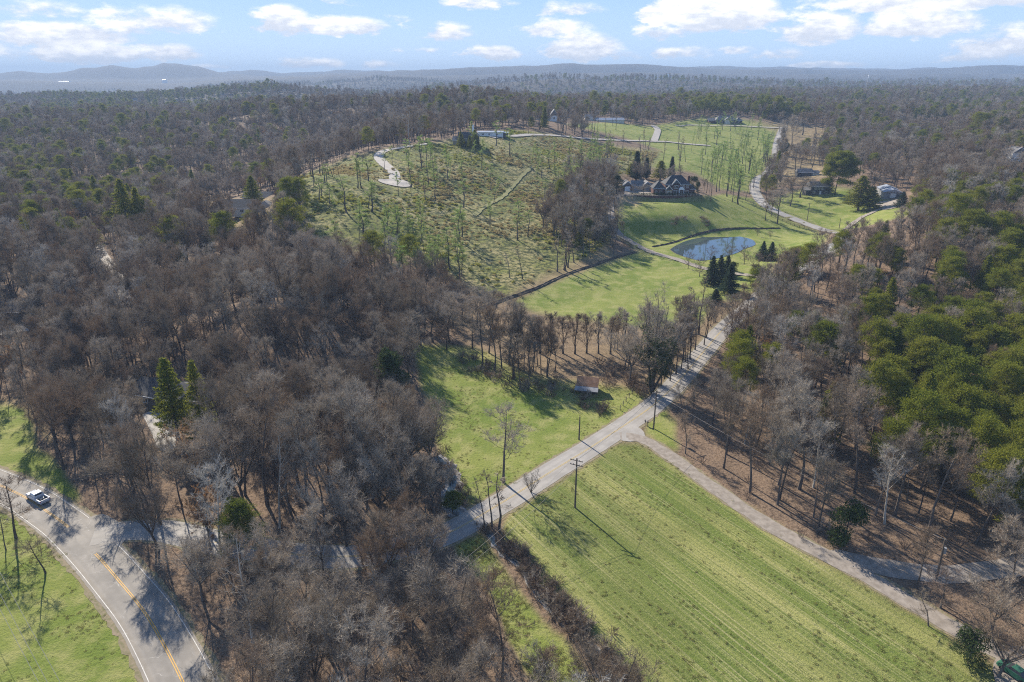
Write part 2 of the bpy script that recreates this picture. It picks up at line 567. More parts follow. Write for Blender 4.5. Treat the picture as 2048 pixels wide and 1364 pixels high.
def opos(b):
    return b.n("ShaderNodeTexCoord").outputs["Object"]


def simple(name, c1, c2=None, scale=1.0, rough=0.85, bump=0.0, metal=0.0, spec=None):
    def f(b, p, out):
        co = opos(b)
        n = b.noise(co, scale, 5, 0.6)
        c = b.mix(b.step(n, 0.3, 0.7), c1, c2 or tuple(x * 0.75 for x in c1))
        b.link(c, p.inputs["Base Color"])
        p.inputs["Metallic"].default_value = metal
        if spec is not None:
            p.inputs["Specular IOR Level"].default_value = spec
        if bump:
            bn = b.n("ShaderNodeBump")
            bn.inputs["Strength"].default_value = bump
            bn.inputs["Distance"].default_value = 0.05
            b.link(n, bn.inputs["Height"])
            b.link(bn.outputs[0], p.inputs["Normal"])
    return mat(name, f, rough)


row_a = ground(1290, 900)
row_b = ground(1880, 1262)
ROW_ANG = math.atan2(row_b.y - row_a.y, row_b.x - row_a.x)


def ground_mat(b, p, out):
    co = opos(b)

    def at(n):
        a = b.n("ShaderNodeAttribute")
        a.attribute_name = n
        return a.outputs["Fac"]

    big = b.noise(co, 0.035, 4, 0.55)
    mid = b.noise(co, 0.22, 5, 0.6)
    fine = b.noise(co, 1.6, 5, 0.65)
    vfine = b.noise(co, 6.0, 3, 0.6)
    # leaf litter
    lit = b.mix(b.step(mid, 0.38, 0.62), (0.09, 0.062, 0.043), (0.17, 0.115, 0.076))
    lit = b.mix(b.step(fine, 0.35, 0.7), lit, (0.22, 0.155, 0.105))
    lit = b.mix(b.math("MULTIPLY", b.step(fine, 0.52, 0.3), 0.7), lit, (0.055, 0.038, 0.026))
    lit = b.mix(b.math("MULTIPLY", b.step(vfine, 0.5, 0.66), 0.45), lit, (0.33, 0.24, 0.17))
    # far woodland floor
    farc = b.mix(b.step(mid, 0.4, 0.6), (0.055, 0.05, 0.045), (0.10, 0.088, 0.078))
    col = b.mix(at("m_far"), lit, farc)
    # pasture grass
    g1 = b.mix(b.step(big, 0.35, 0.65), (0.125, 0.168, 0.028), (0.205, 0.226, 0.055))
    g1 = b.mix(b.math("MULTIPLY", b.step(mid, 0.42, 0.66), 0.7), g1, (0.29, 0.275, 0.105))
    g1 = b.mix(b.math("MULTIPLY", b.step(fine, 0.52, 0.32), 0.35), g1, (0.075, 0.115, 0.022))
    g1 = b.mix(b.math("MULTIPLY", b.step(vfine, 0.54, 0.7), 0.2), g1, (0.34, 0.32, 0.15))
    col = b.mix(at("m_grass"), col, g1)
    # mown rows
    rc = b.mapping(co, rot=(0, 0, -ROW_ANG))
    rs = b.mapping(rc, scale=(0.010, 0.16, 1))
    rw = b.noise(rs, 1.0, 4, 0.6, 0.25)
    rs2 = b.mapping(rc, scale=(0.03, 3.4, 1))
    rw2 = b.noise(rs2, 1.0, 3, 0.6, 0.3)
    r0 = b.mix(b.step(rw, 0.4, 0.62), (0.118, 0.155, 0.030), (0.25, 0.25, 0.080))
    r0 = b.mix(b.math("MULTIPLY", b.step(rw2, 0.53, 0.64), 0.5), r0, (0.38, 0.33, 0.18))
    r0 = b.mix(b.math("MULTIPLY", b.step(rw2, 0.47, 0.38), 0.7), r0, (0.085, 0.115, 0.026))
    r0 = b.mix(b.math("MULTIPLY", b.step(big, 0.56, 0.42), 0.45), r0, (0.115, 0.13, 0.034))
    r0 = b.mix(b.math("MULTIPLY", b.step(fine, 0.47, 0.33), 0.5), r0, (0.06, 0.095, 0.02))
    r0 = b.mix(b.math("MULTIPLY", b.step(vfine, 0.55, 0.68), 0.5), r0, (0.40, 0.36, 0.18))
    col = b.mix(at("m_rows"), col, r0)
    # dry grass
    d0 = b.mix(b.step(mid, 0.35, 0.65), (0.17, 0.13, 0.07), (0.33, 0.25, 0.13))
    d0 = b.mix(b.math("MULTIPLY", b.step(fine, 0.5, 0.32), 0.5), d0, (0.11, 0.11, 0.045))
    col = b.mix(at("m_dry"), col, d0)
    # brushy hillside
    h0 = b.mix(b.step(b.noise(co, 0.035, 5, 0.7), 0.42, 0.6), (0.175, 0.185, 0.045), (0.32, 0.27, 0.125))
    h0 = b.mix(b.step(b.noise(co, 0.5, 4, 0.7), 0.58, 0.42), h0, (0.055, 0.065, 0.022))
    col = b.mix(at("m_brush"), col, h0)
    e0 = b.mix(b.step(fine, 0.3, 0.7), (0.30, 0.19, 0.11), (0.42, 0.32, 0.21))
    col = b.mix(at("m_dirt"), col, e0)
    b.link(col, p.inputs["Base Color"])
    bn = b.n("ShaderNodeBump")
    bn.inputs["Strength"].default_value = 0.9
    bn.inputs["Distance"].default_value = 0.35
    hh = b.math("ADD", b.math("MULTIPLY", fine, 0.7), b.math("MULTIPLY", vfine, 0.35))
    hh = b.math("ADD", hh, b.math("MULTIPLY", b.math("MULTIPLY", b.math("ADD", rw, b.math("MULTIPLY", rw2, 0.5)), at("m_rows")), 0.9))
    b.link(hh, bn.inputs["Height"])
    b.link(bn.outputs[0], p.inputs["Normal"])
    p.inputs["Specular IOR Level"].default_value = 0.1


M_GROUND = mat("ground", ground_mat, 0.95)


def setp(o, label=None, cat=None, group=None, kind=None):
    if label:
        o["label"] = label
    if cat:
        o["category"] = cat
    if group:
        o["group"] = group
    if kind:
        o["kind"] = kind
    return o


def link_mesh(name, me, parent=None):
    o = bpy.data.objects.new(name, me)
    C.objects.link(o)
    if parent:
        o.parent = parent
    return o


def mesh_np(name, V, F, mats, mi=None, smooth_s=False):
    """V (n,3) array; F list or array of faces (all same size) or list of lists"""
    me = bpy.data.meshes.new(name)
    V = np.asarray(V, np.float32)
    if isinstance(F, np.ndarray):
        k = F.shape[1]
        me.vertices.add(len(V))
        me.vertices.foreach_set("co", V.ravel())
        me.loops.add(F.size)
        me.loops.foreach_set("vertex_index", F.astype(np.int32).ravel())
        me.polygons.add(len(F))
        me.polygons.foreach_set("loop_start", np.arange(0, F.size, k, dtype=np.int32))
        me.update(calc_edges=True)
    else:
        me.from_pydata(V.tolist(), [], F)
    for m in mats:
        me.materials.append(m)
    if mi is not None:
        me.polygons.foreach_set("material_index", np.asarray(mi, np.int32))
    me.polygons.foreach_set("use_smooth", np.full(len(me.polygons), smooth_s))
    me.update()
    return me


def blur(a, n=1):
    for _ in range(n):
        a = (a + np.roll(a, 1, 0) + np.roll(a, -1, 0)) / 3
        a = (a + np.roll(a, 1, 1) + np.roll(a, -1, 1)) / 3
    return a


def build_ground():
    P = np.stack([GX, GY, TZ], -1)
    px, py, _ = to_px(P)
    wx, wy = warp_px(px, py, GX, GY)
    inview = (GY > 25) & (GY < 1100)
    reg = {k: (inpoly(wx, wy, poly) & inview) for k, poly in POLY.items()}
    # keep hidden far ground from taking a near region
    lim = {"hay_field": (18, 160), "road_verge": (120, 180), "creekside_field": (50, 160), "roadside_field": (110, 215), "meadow": (195, 340), "lawn": (235, 470), "verge_field": (18, 125), "corner_field": (100, 175),
           "hillside": (250, 640), "upper_field": (430, 1000), "cottage_lawn": (370, 560)}
    for k, (a, c) in lim.items():
        reg[k] &= (GY > a) & (GY < c)
    dry = np.zeros(GX.shape)
    belt = inpoly(wx, wy, TAN["b"]) & inview
    for k, poly in TAN.items():
        dry = np.maximum(dry, (inpoly(wx, wy, poly) & inview & (GY > (220 if k in "acdefghi" else 60)) | (inpoly(wx, wy, poly) & (k in "bj") & inview)))
    dry = np.where(belt, 0.42, dry)
    grass = reg["roadside_field"] | reg["meadow"] | reg["lawn"] | reg["verge_field"] | reg["corner_field"] | reg["upper_field"] | reg["cottage_lawn"] | reg["creekside_field"] | reg["road_verge"]
    rows = reg["hay_field"]
    brush = reg["hillside"]
    dirt = inpoly(wx, wy, [(1238, 392), (1262, 396), (1290, 412), (1262, 408), (1240, 400)]) | inpoly(wx, wy, [(1300, 352), (1345, 352), (1345, 358), (1300, 358)])
    att = {
        "m_grass": blur(grass.astype(float), 1), "m_rows": blur(rows.astype(float), 1), "m_dry": blur(dry.astype(float), 2) * np.clip(0.75 + 0.5 * fbm(GX / 9, GY / 9, 3, 4), 0, 1),
        "m_brush": blur(brush.astype(float), 3), "m_dirt": blur((dirt & inview).astype(float), 1),
        "m_far": np.clip((GY - 700) / 900, 0, 1)}
    # worn grass under the tree belt and verge wear
    near_road = dist_lines(GX[GY < 240], GY[GY < 240], ("hwy", "side", "lane"))
    dd = np.zeros(GX.shape)
    dd[GY < 240] = np.clip(1 - near_road / 1.6, 0, 1) * 0.6 * (fbm(GX[GY < 240] / 3, GY[GY < 240] / 3, 2, 8) > -0.15)
    att["m_dry"] = np.maximum(att["m_dry"], dd)
    idx = np.arange(NV * NU).reshape(NV, NU)
    F = np.stack([idx[:-1, :-1], idx[:-1, 1:], idx[1:, 1:], idx[1:, :-1]], -1).reshape(-1, 4)
    Vf = P.reshape(-1, 3)
    cls = np.zeros((NV - 1, NU - 1), int)
    names = list(POLY)
    for i, k in enumerate(names):
        r = reg[k]
        cls[r[:-1, :-1] & r[1:, 1:]] = i + 1
    cls = cls.ravel()
    for i in range(len(names) + 1):
        sel = F[cls == i]
        if len(sel) == 0:
            continue
        uq, inv = np.unique(sel, return_inverse=True)
        nm = "ground" if i == 0 else names[i - 1]
        me = mesh_np(nm, Vf[uq], inv.reshape(sel.shape), [M_GROUND], smooth_s=True)
        for an, arr in att.items():
            a = me.attributes.new(an, "FLOAT", "POINT")
            a.data.foreach_set("value", arr.ravel()[uq].astype(np.float32))
        setp(link_mesh(nm, me), kind="structure")


build_ground()


# ------------------------------------------------------------------ ribbons (roads, markings)
def asphalt(name, base, dark, crack, crk_scale=0.30, crk_amt=0.45):
    def f(b, p, out):
        co = opos(b)
        n1 = b.noise(co, 0.25, 5, 0.6)
        n2 = b.noise(co, 9, 4, 0.7)
        c = b.mix(b.step(n1, 0.35, 0.65), base, dark)
        c = b.mix(b.math("MULTIPLY", b.step(n2, 0.4, 0.7), 0.35), c, tuple(x * 0.7 for x in base))
        w = b.n("ShaderNodeVectorMath", operation="ADD")
        nz = b.n("ShaderNodeTexNoise")
        nz.inputs["Scale"].default_value = 0.5
        b.link(co, nz.inputs["Vector"])
        sc = b.n("ShaderNodeVectorMath", operation="SCALE")
        b.link(nz.outputs["Color"], sc.inputs[0])
        sc.inputs["Scale"].default_value = 2.5
        b.link(co, w.inputs[0])
        b.link(sc.outputs[0], w.inputs[1])
        v = b.n("ShaderNodeTexVoronoi", feature="DISTANCE_TO_EDGE")
        v.inputs["Scale"].default_value = crk_scale
        b.link(w.outputs[0], v.inputs["Vector"])
        k = b.math("MULTIPLY", b.step(v.outputs["Distance"], 0.011, 0.004), crk_amt)
        k = b.math("MULTIPLY", k, b.step(b.noise(co, 0.35, 2), 0.46, 0.56))
        c = b.mix(k, c, crack)
        ac = b.n("ShaderNodeAttribute")
        ac.attribute_name = "across"
        off = b.math("ABSOLUTE", ac.outputs["Fac"])
        lane = b.math("ABSOLUTE", b.math("SUBTRACT", b.math("ABSOLUTE", b.math("SUBTRACT", off, 1.75)), 0.8))
        wear = b.math("MULTIPLY", b.step(lane, 0.5, 0.05), b.math("MULTIPLY_ADD", n1, 0.5, 0.15))
        c = b.mix(wear, c, tuple(x * 0.66 for x in base))
        edge = b.math("MULTIPLY", b.step(b.math("ADD", off, b.math("MULTIPLY", n2, 0.5)), 3.05, 3.6), 0.35)
        c = b.mix(edge, c, (0.2, 0.165, 0.12))
        b.link(c, p.inputs["Base Color"])
    return mat(name, f, 0.8)


M_ROAD = asphalt("worn_asphalt", (0.27, 0.245, 0.215), (0.195, 0.178, 0.158), (0.5, 0.48, 0.45))
M_SIDE = asphalt("grey_asphalt", (0.34, 0.315, 0.285), (0.27, 0.25, 0.225), (0.16, 0.15, 0.14), 0.3, 0.5)
M_GRAVEL = simple("gravel", (0.30, 0.26, 0.22), (0.20, 0.17, 0.14), 0.8, 0.95, 0.5)
M_CONC = simple("pale_concrete", (0.50, 0.46, 0.41), (0.42, 0.38, 0.34), 0.3, 0.9)
M_YEL = simple("yellow_paint", (0.62, 0.33, 0.045), (0.50, 0.30, 0.07), 1.5, 0.7)
M_YEL2 = simple("faded_yellow_paint", (0.52, 0.37, 0.13), (0.40, 0.32, 0.16), 1.5, 0.7)
M_WHT = simple("white_paint", (0.56, 0.54, 0.50), (0.38, 0.36, 0.33), 1.5, 0.7)


def ribbon(name, pts, w0, w1, lift, material, parent=None, t0=0.0, t1=1.0, jitter=0.0, gaps=None):
    """strip between offsets w0..w1 from the centre line, draped on the terrain"""
    n = len(pts)
    i0, i1 = int(t0 * (n - 1)), int(t1 * (n - 1)) + 1
    V, F = [], []
    OFF = []
    cols = max(2, int(abs(w1 - w0) / 0.8) + 2) if abs(w1 - w0) > 1 else 2
    k = 0
    rnd = random.Random(len(pts) * 7 + int(abs(w0) * 10))
    for i in range(i0, i1):
        a = pts[max(i - 1, 0)]
        c = pts[min(i + 1, n - 1)]
        d = Vector((c.x - a.x, c.y - a.y, 0)).normalized()
        nrm = Vector((d.y, -d.x, 0))
        j0, j1 = rnd.uniform(-jitter, jitter), rnd.uniform(-jitter, jitter)
        for q in range(cols):
            o = (w0 + j0) + ((w1 + j1) - (w0 + j0)) * q / (cols - 1)
            x, y = pts[i].x + nrm.x * o, pts[i].y + nrm.y * o
            V.append((x, y, 0))
            OFF.append(o)
        if k:
            for q in range(cols - 1):
                b0 = (k - 1) * cols + q
                F.append((b0, b0 + 1, b0 + cols + 1, b0 + cols))
        k += 1
    V = np.array(V)
    V[:, 2] = zat(V[:, 0], V[:, 1]) + lift + np.maximum(V[:, 1] - 150, 0) * 0.0006
    me = mesh_np(name, V, np.array(F)[:, ::-1].copy(), [material], smooth_s=True)
    a_ = me.attributes.new("across", "FLOAT", "POINT")
    a_.data.foreach_set("value", np.array(OFF, np.float32))
    me.update()
    o = link_mesh(name, me, parent)
    return o


def fine_line(nm, step):
    pl = {"hwy": HWY_C, "side": SIDE_C}[nm]
    return world_line(pl, step)


hw = fine_line("hwy", 1.0)
M_SHOULDER = simple("dirt_shoulder", (0.25, 0.195, 0.135), (0.15, 0.14, 0.07), 1.6, 0.95, 0.4)
for nm_, hw_ in (("hwy", 4.9), ("side", 3.75), ("up", 4.0)):
    setp(ribbon("road_shoulder", fine_line(nm_, 1.2) if nm_ != "up" else LINES["up"][0], -hw_, hw_, 0.03, M_SHOULDER, jitter=0.35), kind="structure")
setp(ribbon("road_shoulder", LINES["lane"][0], -2.2, 2.2, 0.035, M_SHOULDER, jitter=0.4), kind="structure")
o = ribbon("road", hw, -4.15, 4.15, 0.05, M_ROAD, jitter=0.06)
setp(o, kind="structure")
road_main = o
# the double yellow line breaks at the junction
ju = [0, 0]
gj0 = ground(135, 1053)
gj1 = ground(190, 1107)
ks = [min(range(len(hw)), key=lambda i: (hw[i] - g).length) / (len(hw) - 1) for g in (gj0, gj1)]
for s in (-1, 1):
    ribbon("yellow_line", hw, s * 0.14 - 0.06, s * 0.14 + 0.06, 0.075, M_YEL, road_main, 0, ks[0])
    ribbon("yellow_line", hw, s * 0.14 - 0.06, s * 0.14 + 0.06, 0.075, M_YEL, road_main, ks[1], 1)
gj2 = ground(106, 1078)
sideA = 1
ribbon("edge_line", hw, 3.62, 3.74, 0.075, M_WHT, road_main)
ribbon("edge_line", hw, -3.74, -3.62, 0.075, M_WHT, road_main, 0, ks[0])
ribbon("edge_line", hw, -3.74, -3.62, 0.075, M_WHT, road_main, ks[1], 1)

sw = fine_line("side", 1.5)
side = setp(ribbon("side_road", sw, -3.15, 3.15, 0.062, M_SIDE, jitter=0.08), kind="structure")
for s in (-1, 1):
    ribbon("yellow_line", sw, s * 0.13 - 0.06, s * 0.13 + 0.06, 0.08, M_YEL2, side, 0.1, 0.99)
up = setp(ribbon("upper_road", LINES["up"][0], -3.5, 3.5, 0.12, M_SIDE, jitter=0.1), kind="structure")
setp(ribbon("gravel_lane", LINES["lane"][0], -1.75, 1.75, 0.07, M_GRAVEL, jitter=0.25), kind="structure")
setp(ribbon("gravel_road", LINES["lane2"][0], -2.3, 2.3, 0.078, M_GRAVEL, jitter=0.25), kind="structure")
setp(ribbon("driveway", LINES["drive"][0], -2.0, 2.0, 0.12, M_GRAVEL, jitter=0.1), kind="structure")
M_NEWROAD = simple("new_road_surface", (0.38, 0.345, 0.305), (0.31, 0.28, 0.25), 0.2, 0.9)
setp(ribbon("hilltop_road", LINES["cul"][0], -3.4, 3.4, 0.2, M_NEWROAD), kind="structure")
setp(ribbon("hillside_road", LINES["sub"][0], -3, 3, 0.3, M_NEWROAD), kind="structure")
setp(ribbon("spur_road", LINES["spur"][0], -3.4, 3.4, 0.35, M_NEWROAD), kind="structure")
setp(ribbon("farm_track", LINES["farm"][0], -2, 2, 0.4, M_NEWROAD), kind="structure")
setp(ribbon("grass_track", LINES["track"][0], -1.6, 1.6, 0.15, M_GRAVEL, jitter=0.3), kind="structure")
setp(ribbon("woodland_drive", LINES["left"][0], -3, 3, 0.25, M_NEWROAD, jitter=0.2), kind="structure")


def patch(name, poly_px, lift, material, kind="structure", sub=6, world=None, flat=None):
    """draped polygon: fan of rings around its centre"""
    P = world or [ground(*p) for p in poly_px]
    P = catmull(P + [P[0]], 1.5)[:-1] if len(P) > 4 else P
    cx = sum(p.x for p in P) / len(P)
    cy = sum(p.y for p in P) / len(P)
    V, F = [(cx, cy, 0)], []
    n = len(P)
    for r in range(1, sub + 1):
        t = r / sub
        for p in P:
            V.append((cx + (p.x - cx) * t, cy + (p.y - cy) * t, 0))
    for i in range(n):
        j = (i + 1) % n
        F.append([0, 1 + i, 1 + j])
        for r in range(1, sub):
            a = 1 + (r - 1) * n
            c = 1 + r * n
            F.append([a + i, c + i, c + j, a + j])
    V = np.array(V)
    V[:, 2] = (zat(V[:, 0], V[:, 1]) + lift + np.maximum(V[:, 1] - 150, 0) * 0.0006) if flat is None else flat
    me = mesh_np(name, V, F, [material], smooth_s=True)
    # make faces look up
    if me.polygons[0].normal.z < 0:
        me.flip_normals()
    o = link_mesh(name, me)
    return setp(o, kind=kind)


setp(ribbon("mown_track", world_line([(948, 432), (975, 412), (1003, 396), (1025, 375), (1045, 352), (1062, 336)], 3), -1.2, 1.2, 0.2, simple("mown_straw", (0.24, 0.22, 0.09), (0.17, 0.17, 0.06), 0.5, 0.95), jitter=0.5), kind="structure")
# turning circle at the end of the hilltop road
cc = ground(790, 366)
patch("turning_circle", None, 0.26, M_NEWROAD, world=[Vector((cc.x + 9.5 * math.cos(a), cc.y + 9.5 * math.sin(a), 0)) for a in np.linspace(0, 2 * PI, 24, endpoint=False)])
# aprons at junctions
patch("road_apron", [(1262, 848), (1236, 868), (1246, 882), (1276, 882), (1290, 872), (1282, 858)], 0.068, M_SIDE)
patch("road_apron", [(170, 1040), (205, 1028), (250, 1050), (290, 1052), (290, 1074), (250, 1082), (232, 1096), (195, 1080)], 0.056, M_ROAD)
patch("track_apron", [(1650, 1100), (1690, 1104), (1730, 1122), (1745, 1145), (1700, 1145), (1655, 1118)], 0.074, M_GRAVEL)
patch("courtyard", [(1250, 392), (1248, 384), (1262, 379), (1300, 378), (1325, 384), (1345, 388), (1330, 392), (1290, 393)], 0.1, M_GRAVEL)
patch("parking_area", [(2000, 1300), (2060, 1290), (2120, 1330), (2100, 1400), (2010, 1390), (1985, 1340)], 0.07, M_GRAVEL)
patch("farmyard", [(1760, 402), (1800, 400), (1800, 412), (1770, 420), (1745, 414)], 0.15, M_GRAVEL)


# water
def water(b, p, out):
    p.inputs["Base Color"].default_value = (0.05, 0.07, 0.075, 1)
    p.inputs["Roughness"].default_value = 0.04
    p.inputs["Specular IOR Level"].default_value = 0.9
    p.inputs["IOR"].default_value = 1.45
    bn = b.n("ShaderNodeBump")
    bn.inputs["Strength"].default_value = 0.05
    bn.inputs["Distance"].default_value = 0.05
    b.link(b.noise(b.mapping(opos(b), scale=(1, 0.25, 1)), 1.5, 3), bn.inputs["Height"])
    b.link(bn.outputs[0], p.inputs["Normal"])


M_WATER = mat("water", water, 0.05)
M_MUD = simple("mud", (0.11, 0.085, 0.06), (0.06, 0.048, 0.036), 0.5, 0.9, 0.5)
M_ROCK = simple("creek_stones", (0.34, 0.32, 0.30), (0.15, 0.14, 0.13), 1.2, 0.9, 0.8)
pond_px = [(1340, 499), (1352, 491), (1372, 482), (1396, 476), (1425, 472), (1455, 471), (1485, 474), (1505, 480), (1511, 487), (1506, 492), (1490, 497), (1475, 505), (1450, 513), (1420, 519), (1400, 521), (1375, 515), (1352, 507)]
pw = []
for p in pond_px:
    u, s = slopes(*p)
    Y = (pond_c.z + 0.1 - CAM_H) / float(s)
    pw.append(Vector((float(u) * Y, Y, 0)))
patch("pond_bank", None, 0, M_SHOULDER, world=[Vector((p.x + (p.x - pond_c.x) * 0.012, p.y + (p.y - pond_c.y) * 0.01, 0)) for p in pw], flat=pond_c.z + 0.07)
patch("pond", None, 0, M_WATER, world=pw, flat=pond_c.z + 0.12)

CREEK1 = [(868, 915), (885, 925), (899, 941), (907, 968), (898, 990), (905, 1012), (918, 1030)]
CREEK2 = [(975, 1062), (981, 1078), (1008, 1108), (1035, 1128), (1056, 1145), (1058, 1165), (1090, 1205), (1150, 1262), (1210, 1320), (1250, 1390)]
DITCH = [(960, 618), (1008, 600), (1073, 577), (1134, 549), (1193, 529), (1240, 513), (1271, 505)]
DITCH2 = [(1305, 494), (1345, 486), (1380, 474), (1415, 464), (1445, 459), (1500, 457), (1560, 457)]
for nm, cl, ww in (("creek", CREEK1, 1.9), ("creek", CREEK2, 0.6)):
    ln = world_line(cl, 1.0)
    setp(ribbon(nm + "_bed", ln, -ww, ww, 0.05, M_ROCK, jitter=0.45), kind="structure")
    setp(ribbon(nm, ln, -ww * 0.45, ww * 0.45, 0.08, M_WATER, jitter=0.3), kind="structure")


def ditch(cl, w, h):
    """earth ditch: two low raised lips with a dark bottom between"""
    ln = world_line(cl, 1.5)
    prof = [(-w * 1.7, 0.02), (-w, h), (-w * 0.45, 0.06), (w * 0.45, 0.06), (w, h * 0.8), (w * 1.7, 0.02)]
    V, F = [], []
    rnd = random.Random(3)
    for i, p in enumerate(ln):
        a, c = ln[max(i - 1, 0)], ln[min(i + 1, len(ln) - 1)]
        d = (c - a)
        d.z = 0
        d.normalize()
        for (o_, z_) in prof:
            x, y = p.x + d.y * (o_ + rnd.uniform(-.15, .15)), p.y - d.x * (o_ + rnd.uniform(-.15, .15))
            V.append((x, y, float(zat(np.array([x]), np.array([y]))[0]) + z_ * rnd.uniform(0.6, 1.3) + 0.12))
        if i:
            for q in range(5):
                b0 = (i - 1) * 6 + q
                F.append((b0, b0 + 6, b0 + 7, b0 + 1))
    me = mesh_np("ditch", V, F, [M_MUD], smooth_s=False)
    return setp(link_mesh("ditch", me), kind="structure")


ditch(DITCH, 0.55, 0.38)
ditch(DITCH2, 0.5, 0.35)


# ================================================================== trees
def bark_mat(name, c1, c2, var=0.25):
    def f(b, p, out):
        co = opos(b)
        n = b.noise(b.mapping(co, scale=(3, 3, 0.6)), 1.5, 3)
        c = b.mix(b.step(n, 0.3, 0.7), c1, c2)
        oi = b.n("ShaderNodeObjectInfo")
        v = b.math("MULTIPLY_ADD", oi.outputs["Random"], 2 * var, 1 - var)
        hs = b.n("ShaderNodeHueSaturation")
        b.link(v, hs.inputs["Value"])
        b.link(c, hs.inputs["Color"])
        b.link(hs.outputs[0], p.inputs["Base Color"])
        p.inputs["Specular IOR Level"].default_value = 0.1
    return mat(name, f, 0.95)


def leaf_mat(name, cols, trans=0.35, hue_noise=0.35, rough=0.6):
    """foliage: diffuse plus some light passing through; each tree takes its own tint"""
    m = bpy.data.materials.new(name)
    m.use_nodes = True
    nt = m.node_tree
    nt.nodes.clear()
    b = NB(nt)
    out = b.n("ShaderNodeOutputMaterial")
    oi = b.n("ShaderNodeObjectInfo")
    geo = b.n("ShaderNodeNewGeometry")
    r = b.math("ADD", b.math("MULTIPLY", oi.outputs["Random"], 1 - hue_noise), b.math("MULTIPLY", geo.outputs["Random Per Island"], hue_noise))
    ramp = b.n("ShaderNodeValToRGB")
    el = ramp.color_ramp.elements
    while len(el) < len(cols):
        el.new(0.5)
    for i, c in enumerate(cols):
        el[i].position = i / (len(cols) - 1)
        el[i].color = (*c, 1)
    b.link(r, ramp.inputs[0])
    d = b.n("ShaderNodeBsdfDiffuse")
    t = b.n("ShaderNodeBsdfTranslucent")
    b.link(ramp.outputs[0], d.inputs[0])
    b.link(ramp.outputs[0], t.inputs[0])
    mx = b.n("ShaderNodeMixShader")
    mx.inputs[0].default_value = trans
    b.link(d.outputs[0], mx.inputs[1])
    b.link(t.outputs[0], mx.inputs[2])
    b.link(mx.outputs[0], out.inputs[0])
    return m


M_BARK = bark_mat("bark", (0.14, 0.118, 0.10), (0.08, 0.066, 0.056))
M_BARKP = bark_mat("pine_bark", (0.16, 0.115, 0.085), (0.09, 0.065, 0.05))
M_TWIG = leaf_mat("twigs", [(0.13, 0.098, 0.068), (0.25, 0.205, 0.152), (0.40, 0.345, 0.275), (0.19, 0.125, 0.078), (0.31, 0.25, 0.18)], 0.12, 0.2)
M_TWIGB = leaf_mat("brown_twigs", [(0.16, 0.11, 0.08), (0.22, 0.16, 0.12), (0.13, 0.10, 0.08)], 0.1, 0.4)
M_TWIGG = leaf_mat("budding_twigs", [(0.22, 0.31, 0.08), (0.28, 0.33, 0.12), (0.22, 0.35, 0.08)], 0.45, 0.3)
M_PINE = leaf_mat("pine_needles", [(0.10, 0.125, 0.020), (0.16, 0.18, 0.024), (0.21, 0.21, 0.03), (0.11, 0.135, 0.026)], 0.4, 0.35)
M_PINEB = leaf_mat("bright_needles", [(0.11, 0.15, 0.026), (0.15, 0.165, 0.03)], 0.4, 0.6)
M_SPRUCE = leaf_mat("spruce_needles", [(0.028, 0.048, 0.026), (0.05, 0.072, 0.04), (0.035, 0.055, 0.032)], 0.2, 0.5)
M_LEAF = leaf_mat("evergreen_leaves", [(0.03, 0.05, 0.016), (0.06, 0.082, 0.028), (0.085, 0.10, 0.04)], 0.2, 0.8)
M_BRUSH = leaf_mat("brush_leaves", [(0.14, 0.19, 0.03), (0.24, 0.27, 0.05), (0.36, 0.32, 0.09), (0.28, 0.29, 0.06), (0.16, 0.16, 0.055)], 0.45, 0.5)
M_BRUSHY = leaf_mat("straw_brush", [(0.30, 0.25, 0.11), (0.40, 0.32, 0.16), (0.24, 0.22, 0.08)], 0.4, 0.5)
M_STRAW = leaf_mat("dry_grass_blades", [(0.28, 0.24, 0.09), (0.20, 0.22, 0.07), (0.36, 0.29, 0.15)], 0.5, 0.5)


class Tris:
    """collects tapered tubes and slivers"""

    def __init__(s):
        s.V = []
        s.F = []

    def tube(s, pts, rads, n=4):
        base = len(s.V)
        prev = None
        for i, (p, r) in enumerate(zip(pts, rads)):
            q = pts[min(i + 1, len(pts) - 1)]
            o = pts[max(i - 1, 0)]
            d = q - o
            d = d / (np.linalg.norm(d) + 1e-9)
            a = np.cross(d, [0.3, 0.95, 0.1] if abs(d[2]) > 0.5 else [0, 0, 1])
            a /= np.linalg.norm(a) + 1e-9
            c = np.cross(d, a)
            for k in range(n):
                t = 2 * PI * k / n
                s.V.append(p + r * (math.cos(t) * a + math.sin(t) * c))
        for i in range(len(pts) - 1):
            for k in range(n):
                a0 = base + i * n + k
                a1 = base + i * n + (k + 1) % n
                s.F.append((a0, a1, a1 + n))
                s.F.append((a0, a1 + n, a0 + n))

    def slivers(s, P, D, W, rng):
        """many single triangles: base P (n,3), direction*length D, width W (n,)"""
        n = len(P)
        R = rng.normal(size=(n, 3))
        A = np.cross(D, R)
        A /= np.linalg.norm(A, axis=1)[:, None] + 1e-9
        A *= (W / 2)[:, None]
        base = len(s.V)
        V = np.stack([P - A, P + A, P + D], 1).reshape(-1, 3)
        s.V.extend(V)
        s.F.extend([(base + 3 * i, base + 3 * i + 1, base + 3 * i + 2) for i in range(n)])

    def mesh(s, name, mats):
        return mesh_np(name, np.array(s.V), np.array(s.F), mats)

    def arr(s):
        return np.array(s.V, np.float32), np.array(s.F, np.int32)


def unit(v):
    return v / (np.linalg.norm(v) + 1e-9)


def grow(rng, p, d, L, n, wob=0.12, lift=0.1):
    pts = [p]
    for i in range(n):
        d = unit(d + rng.normal(size=3) * wob + np.array([0, 0, lift]))
        p = p + d * (L / n)
        pts.append(p)
    return pts, d


